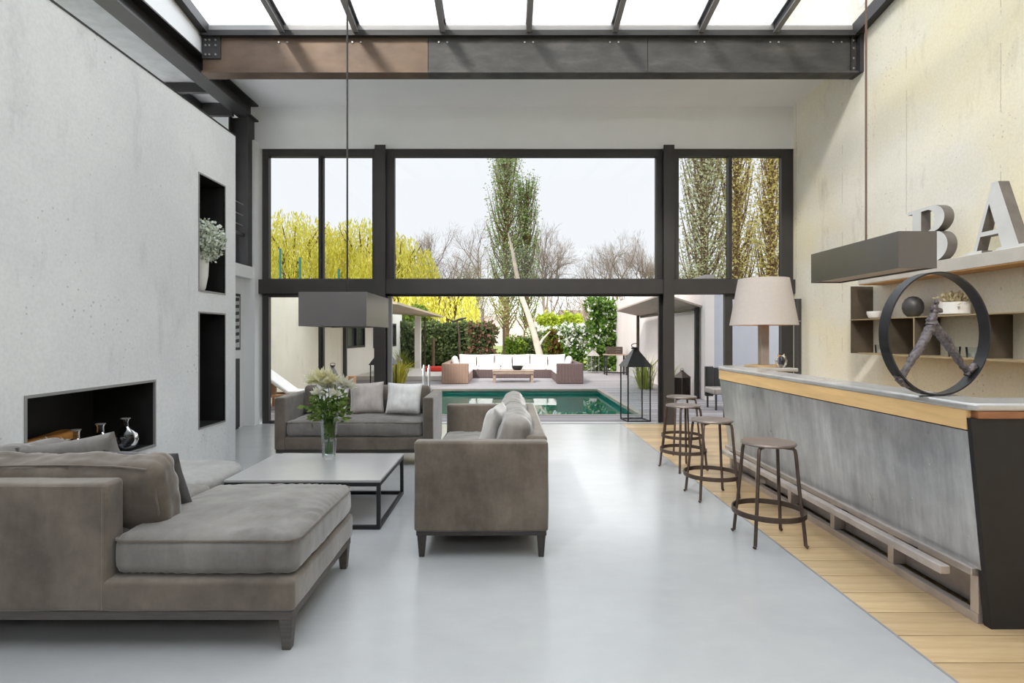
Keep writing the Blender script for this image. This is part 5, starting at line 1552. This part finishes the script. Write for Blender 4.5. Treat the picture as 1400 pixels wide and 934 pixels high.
# willows
def willow(label, x, yy, top, r, low, ns, seed):
    t = thing('willow_tree', label, 'tree', (x, yy, ZG), 0, 'weeping willows')
    rng = np.random.default_rng(seed)
    P, D = [], []
    br = B()
    br.tube([(0, 0, 0), (0.1, 0, top * 0.3), (0.0, 0.1, top * 0.6)], [0.32, 0.25, 0.12], 8)
    for k in range(14):
        a = k * 2.399
        q = 0.45 + 0.5 * rng.random()
        br.tube([(0, 0, top * (0.35 + 0.02 * k)), (r * q * 0.4 * math.cos(a), r * q * 0.4 * math.sin(a), top * 0.72), (r * q * 0.85 * math.cos(a), r * q * 0.85 * math.sin(a), top * (0.8 + 0.12 * rng.random()))], [0.12, 0.07, 0.02], 5)
    part('trunk', br, 'bark_brown', t)
    for k in range(ns):
        a = rng.random() * 6.283
        q = rng.random() ** 0.5
        zt = top * (0.62 + 0.38 * math.sqrt(max(0, 1 - q * q))) - rng.random() ** 2 * top * 0.25
        L = (zt - low) * (0.45 + 0.55 * rng.random())
        m = max(4, int(L / 0.16))
        x0, y0 = r * q * math.cos(a), r * q * math.sin(a)
        wob = rng.normal(0, 0.08, 2)
        for j in range(m):
            f = j / m
            P.append((x0 + 0.35 * math.cos(a) * min(1, f * 3) + wob[0] * f, y0 + 0.35 * math.sin(a) * min(1, f * 3) + wob[1] * f, zt + 0.12 * math.sin(min(1, f * 6) * 3.14) - L * f))
            D.append((rng.normal(0, 0.25), rng.normal(0, 0.25), -1))
    V, F = leaves(np.array(P), 0.26, np.array(D), 0.28, 0.6)
    npmesh('foliage', V, F, 'leaf_willow', t, 'stuff')
willow('broad yellow green weeping willow at the far left behind the garden wall', -13.6, 36, 9.4, 3.9, 1.5, 700, 1)
willow('yellow green weeping willow seen behind the left window mullion', -9.3, 37, 9.2, 3.2, 1.5, 620, 2)
willow('rounded weeping willow at the left edge of the wide centre window', -6.2, 32, 7.2, 2.4, 1.0, 480, 3)
willow('small weeping willow hanging low behind the garden post', -3.2, 31, 4.6, 1.5, 1.3, 260, 4)

# poplars
def poplar(label, x, yy, h, r, z0, nb, nl, mat, seed, lean=0.0, size=0.145, bark='bark_brown'):
    t = thing('poplar_tree', label, 'tree', (x, yy, ZG), 0, 'tall poplars')
    rng = np.random.default_rng(seed)
    br = B()
    br.tube([(0, 0, 0), (lean * 0.5, 0, h * 0.5), (lean, 0, h * 0.98)], [0.24, 0.14, 0.02], 6)
    P, D = [], []
    for k in range(nb):
        z = z0 + (h * 0.9 - z0) * (k / nb)
        a = k * 2.399 + rng.random()
        prof = (1 - ((z - z0) / (h - z0)) ** 1.6) ** 0.7
        rr = r * (0.35 + 0.65 * prof) * (0.6 + 0.4 * rng.random())
        L = min(h * 0.22, (h - z) * 0.9) * (0.7 + 0.5 * rng.random())
        f0 = z / h
        p0 = Vector((lean * f0, 0, z))
        p1 = p0 + Vector((rr * 0.6 * math.cos(a), rr * 0.6 * math.sin(a), L * 0.35))
        p2 = p0 + Vector((rr * math.cos(a), rr * math.sin(a), L))
        br.tube([p0, p1, p2], [0.05, 0.03, 0.008], 4)
        for j in range(nl // nb):
            f = rng.random() ** 0.7
            q = p0.lerp(p1, f * 2) if f < 0.5 else p1.lerp(p2, f * 2 - 1)
            P.append((q.x + rng.normal(0, 0.16), q.y + rng.normal(0, 0.16), q.z + rng.normal(0, 0.22)))
            D.append((rng.normal(0, 0.6), rng.normal(0, 0.6), 0.3))
    part('trunk', br, bark, t)
    V, F = leaves(np.array(P), size, np.array(D), 0.6)
    npmesh('foliage', V, F, mat, t, 'stuff')
poplar('tallest green poplar in the middle of the wide centre window', -0.1, 40, 14.9, 1.7, 1.5, 150, 9500, 'leaf_poplar', 5)
poplar('slimmer green poplar touching the tallest one on its right', 1.35, 41, 12.9, 1.35, 1.5, 120, 6000, 'leaf_poplar', 6)
poplar('grey green poplar at the left pane of the upper right window', 10.3, 30, 15.5, 1.6, 1.0, 150, 11000, 'leaf_greygreen', 7)
poplar('yellow leaved poplar in the middle of the upper right window', 12.25, 30.5, 16.5, 1.35, 1.0, 150, 10000, 'leaf_yellow', 8)
poplar('yellow green poplar nearest the concrete wall in the upper right window', 14.3, 31, 16.0, 1.0, 1.0, 130, 8000, 'leaf_yellow', 9)

# bare winter trees
def bare(label, x, yy, h, r, seed, nt_=4200, mat='twig', bark='bark_grey'):
    t = thing('bare_tree', label, 'tree', (x, yy, ZG), 0, 'leafless trees behind the garden')
    rng = np.random.default_rng(seed)
    br = B()
    tips = []
    def grow(p, d, L, rad, lv):
        q = p + d * L
        mid = p.lerp(q, 0.5) + Vector(rng.normal(0, 0.04, 3)) * L
        br.tube([p, mid, q], [rad, rad * 0.8, rad * 0.6], 4 if lv > 1 else 6)
        if lv >= 4:
            tips.append((q, d)); tips.append((mid, d))
            return
        for k in range(3 if lv else 5):
            dd = (d + Vector(rng.normal(0, 0.42, 3)) + Vector((0, 0, 0.18))).normalized()
            grow(q if k < 2 else mid, dd, L * (0.62 + 0.2 * rng.random()), rad * 0.55, lv + 1)
    grow(Vector((0, 0, 0)), Vector((0, 0, 1)), h * 0.32, h * 0.018, 0)
    part('trunk', br, bark, t)
    idx = rng.integers(0, len(tips), nt_)
    P = np.array([tuple(tips[i][0]) for i in idx]) + rng.normal(0, r * 0.10, (nt_, 3))
    D = np.array([tuple(tips[i][1]) for i in idx])
    V, F = leaves(P, 0.7, D, 0.028, 1.2)
    npmesh('twigs', V, F, mat, t, 'stuff')
bare('round leafless tree just right of the willow', -8.2, 61, 14.5, 3.0, 11)
bare('leafless tree between the willow and the tallest poplar', -3.4, 62, 14.2, 2.8, 12)
bare('leafless tree close to the right side of the slim poplar', 3.8, 60, 14.0, 3.0, 13)
bare('dark leafless tree behind the lime green hedge', 5.0, 47, 6.2, 1.8, 14, 900)
bare('leafless tree near the right edge of the wide centre window', 11.2, 60, 12.6, 2.8, 15)
bare('leafless tree at the right edge of the wide centre window', 14.6, 61, 12.4, 2.8, 16)
bare('mossy leafless tree behind the red bush', -1.8, 36, 5.6, 1.6, 17, 1200, 'twig_moss')
bare('leafless tree standing above the blossom hedge', 7.4, 50, 6.6, 1.8, 18, 900)
bare('leafless tree behind the ivy column', 9.6, 46, 6.4, 1.8, 19, 900)
bare('mossy leafless tree seen low in the upper right window', 11.4, 34, 6.0, 1.6, 20, 1200, 'twig_moss')

# far wooded hill and house
nx, ny = 70, 14
V, F = [], []
for i in range(nx + 1):
    for j in range(ny + 1):
        x = -110 + 220 * i / nx
        yy = 82 + 55 * j / ny
        f = j / ny
        z = 7.2 * math.sin(min(1, f * 1.4) * math.pi / 2) * (0.8 + 0.35 * noise.noise(Vector((x * 0.03, 2, 0)))) + 0.5 * noise.noise(Vector((x * 0.3, yy * 0.3, 0)))
        V.append((x, yy, z * (1 if j else 0) - 0.3))
for i in range(nx):
    for j in range(ny):
        a = i * (ny + 1) + j
        F.append((a, a + ny + 1, a + ny + 2, a + 1))
tag(part('hill', B().add(V, F), 'hill_scrub', None, ang=80), 'distant wooded hillside on the horizon', 'hill', kind=S)
fh = thing('far_house', 'distant pale house on the hillside', 'building', (10.5, 80, 0))
part('wall', B().box(7.5, 13.5, 78.5, 82, -0.5, 3.6), 'wall_pinkgrey', fh, False, world=True)
part('roof', B().hexa([(7.2, 78.2, 3.6), (13.8, 78.2, 3.6), (7.2, 82.3, 3.6), (13.8, 82.3, 3.6), (7.2, 80.1, 5.0), (13.8, 80.1, 5.0), (7.2, 80.4, 5.0), (13.8, 80.4, 5.0)]), 'bark_grey', fh, False, world=True)
for k in range(3):
    part('window', B().box(8.3 + k * 1.7, 9.2 + k * 1.7, 78.42, 78.5, 1.4, 2.7), 'window_dark', fh, False, world=True)
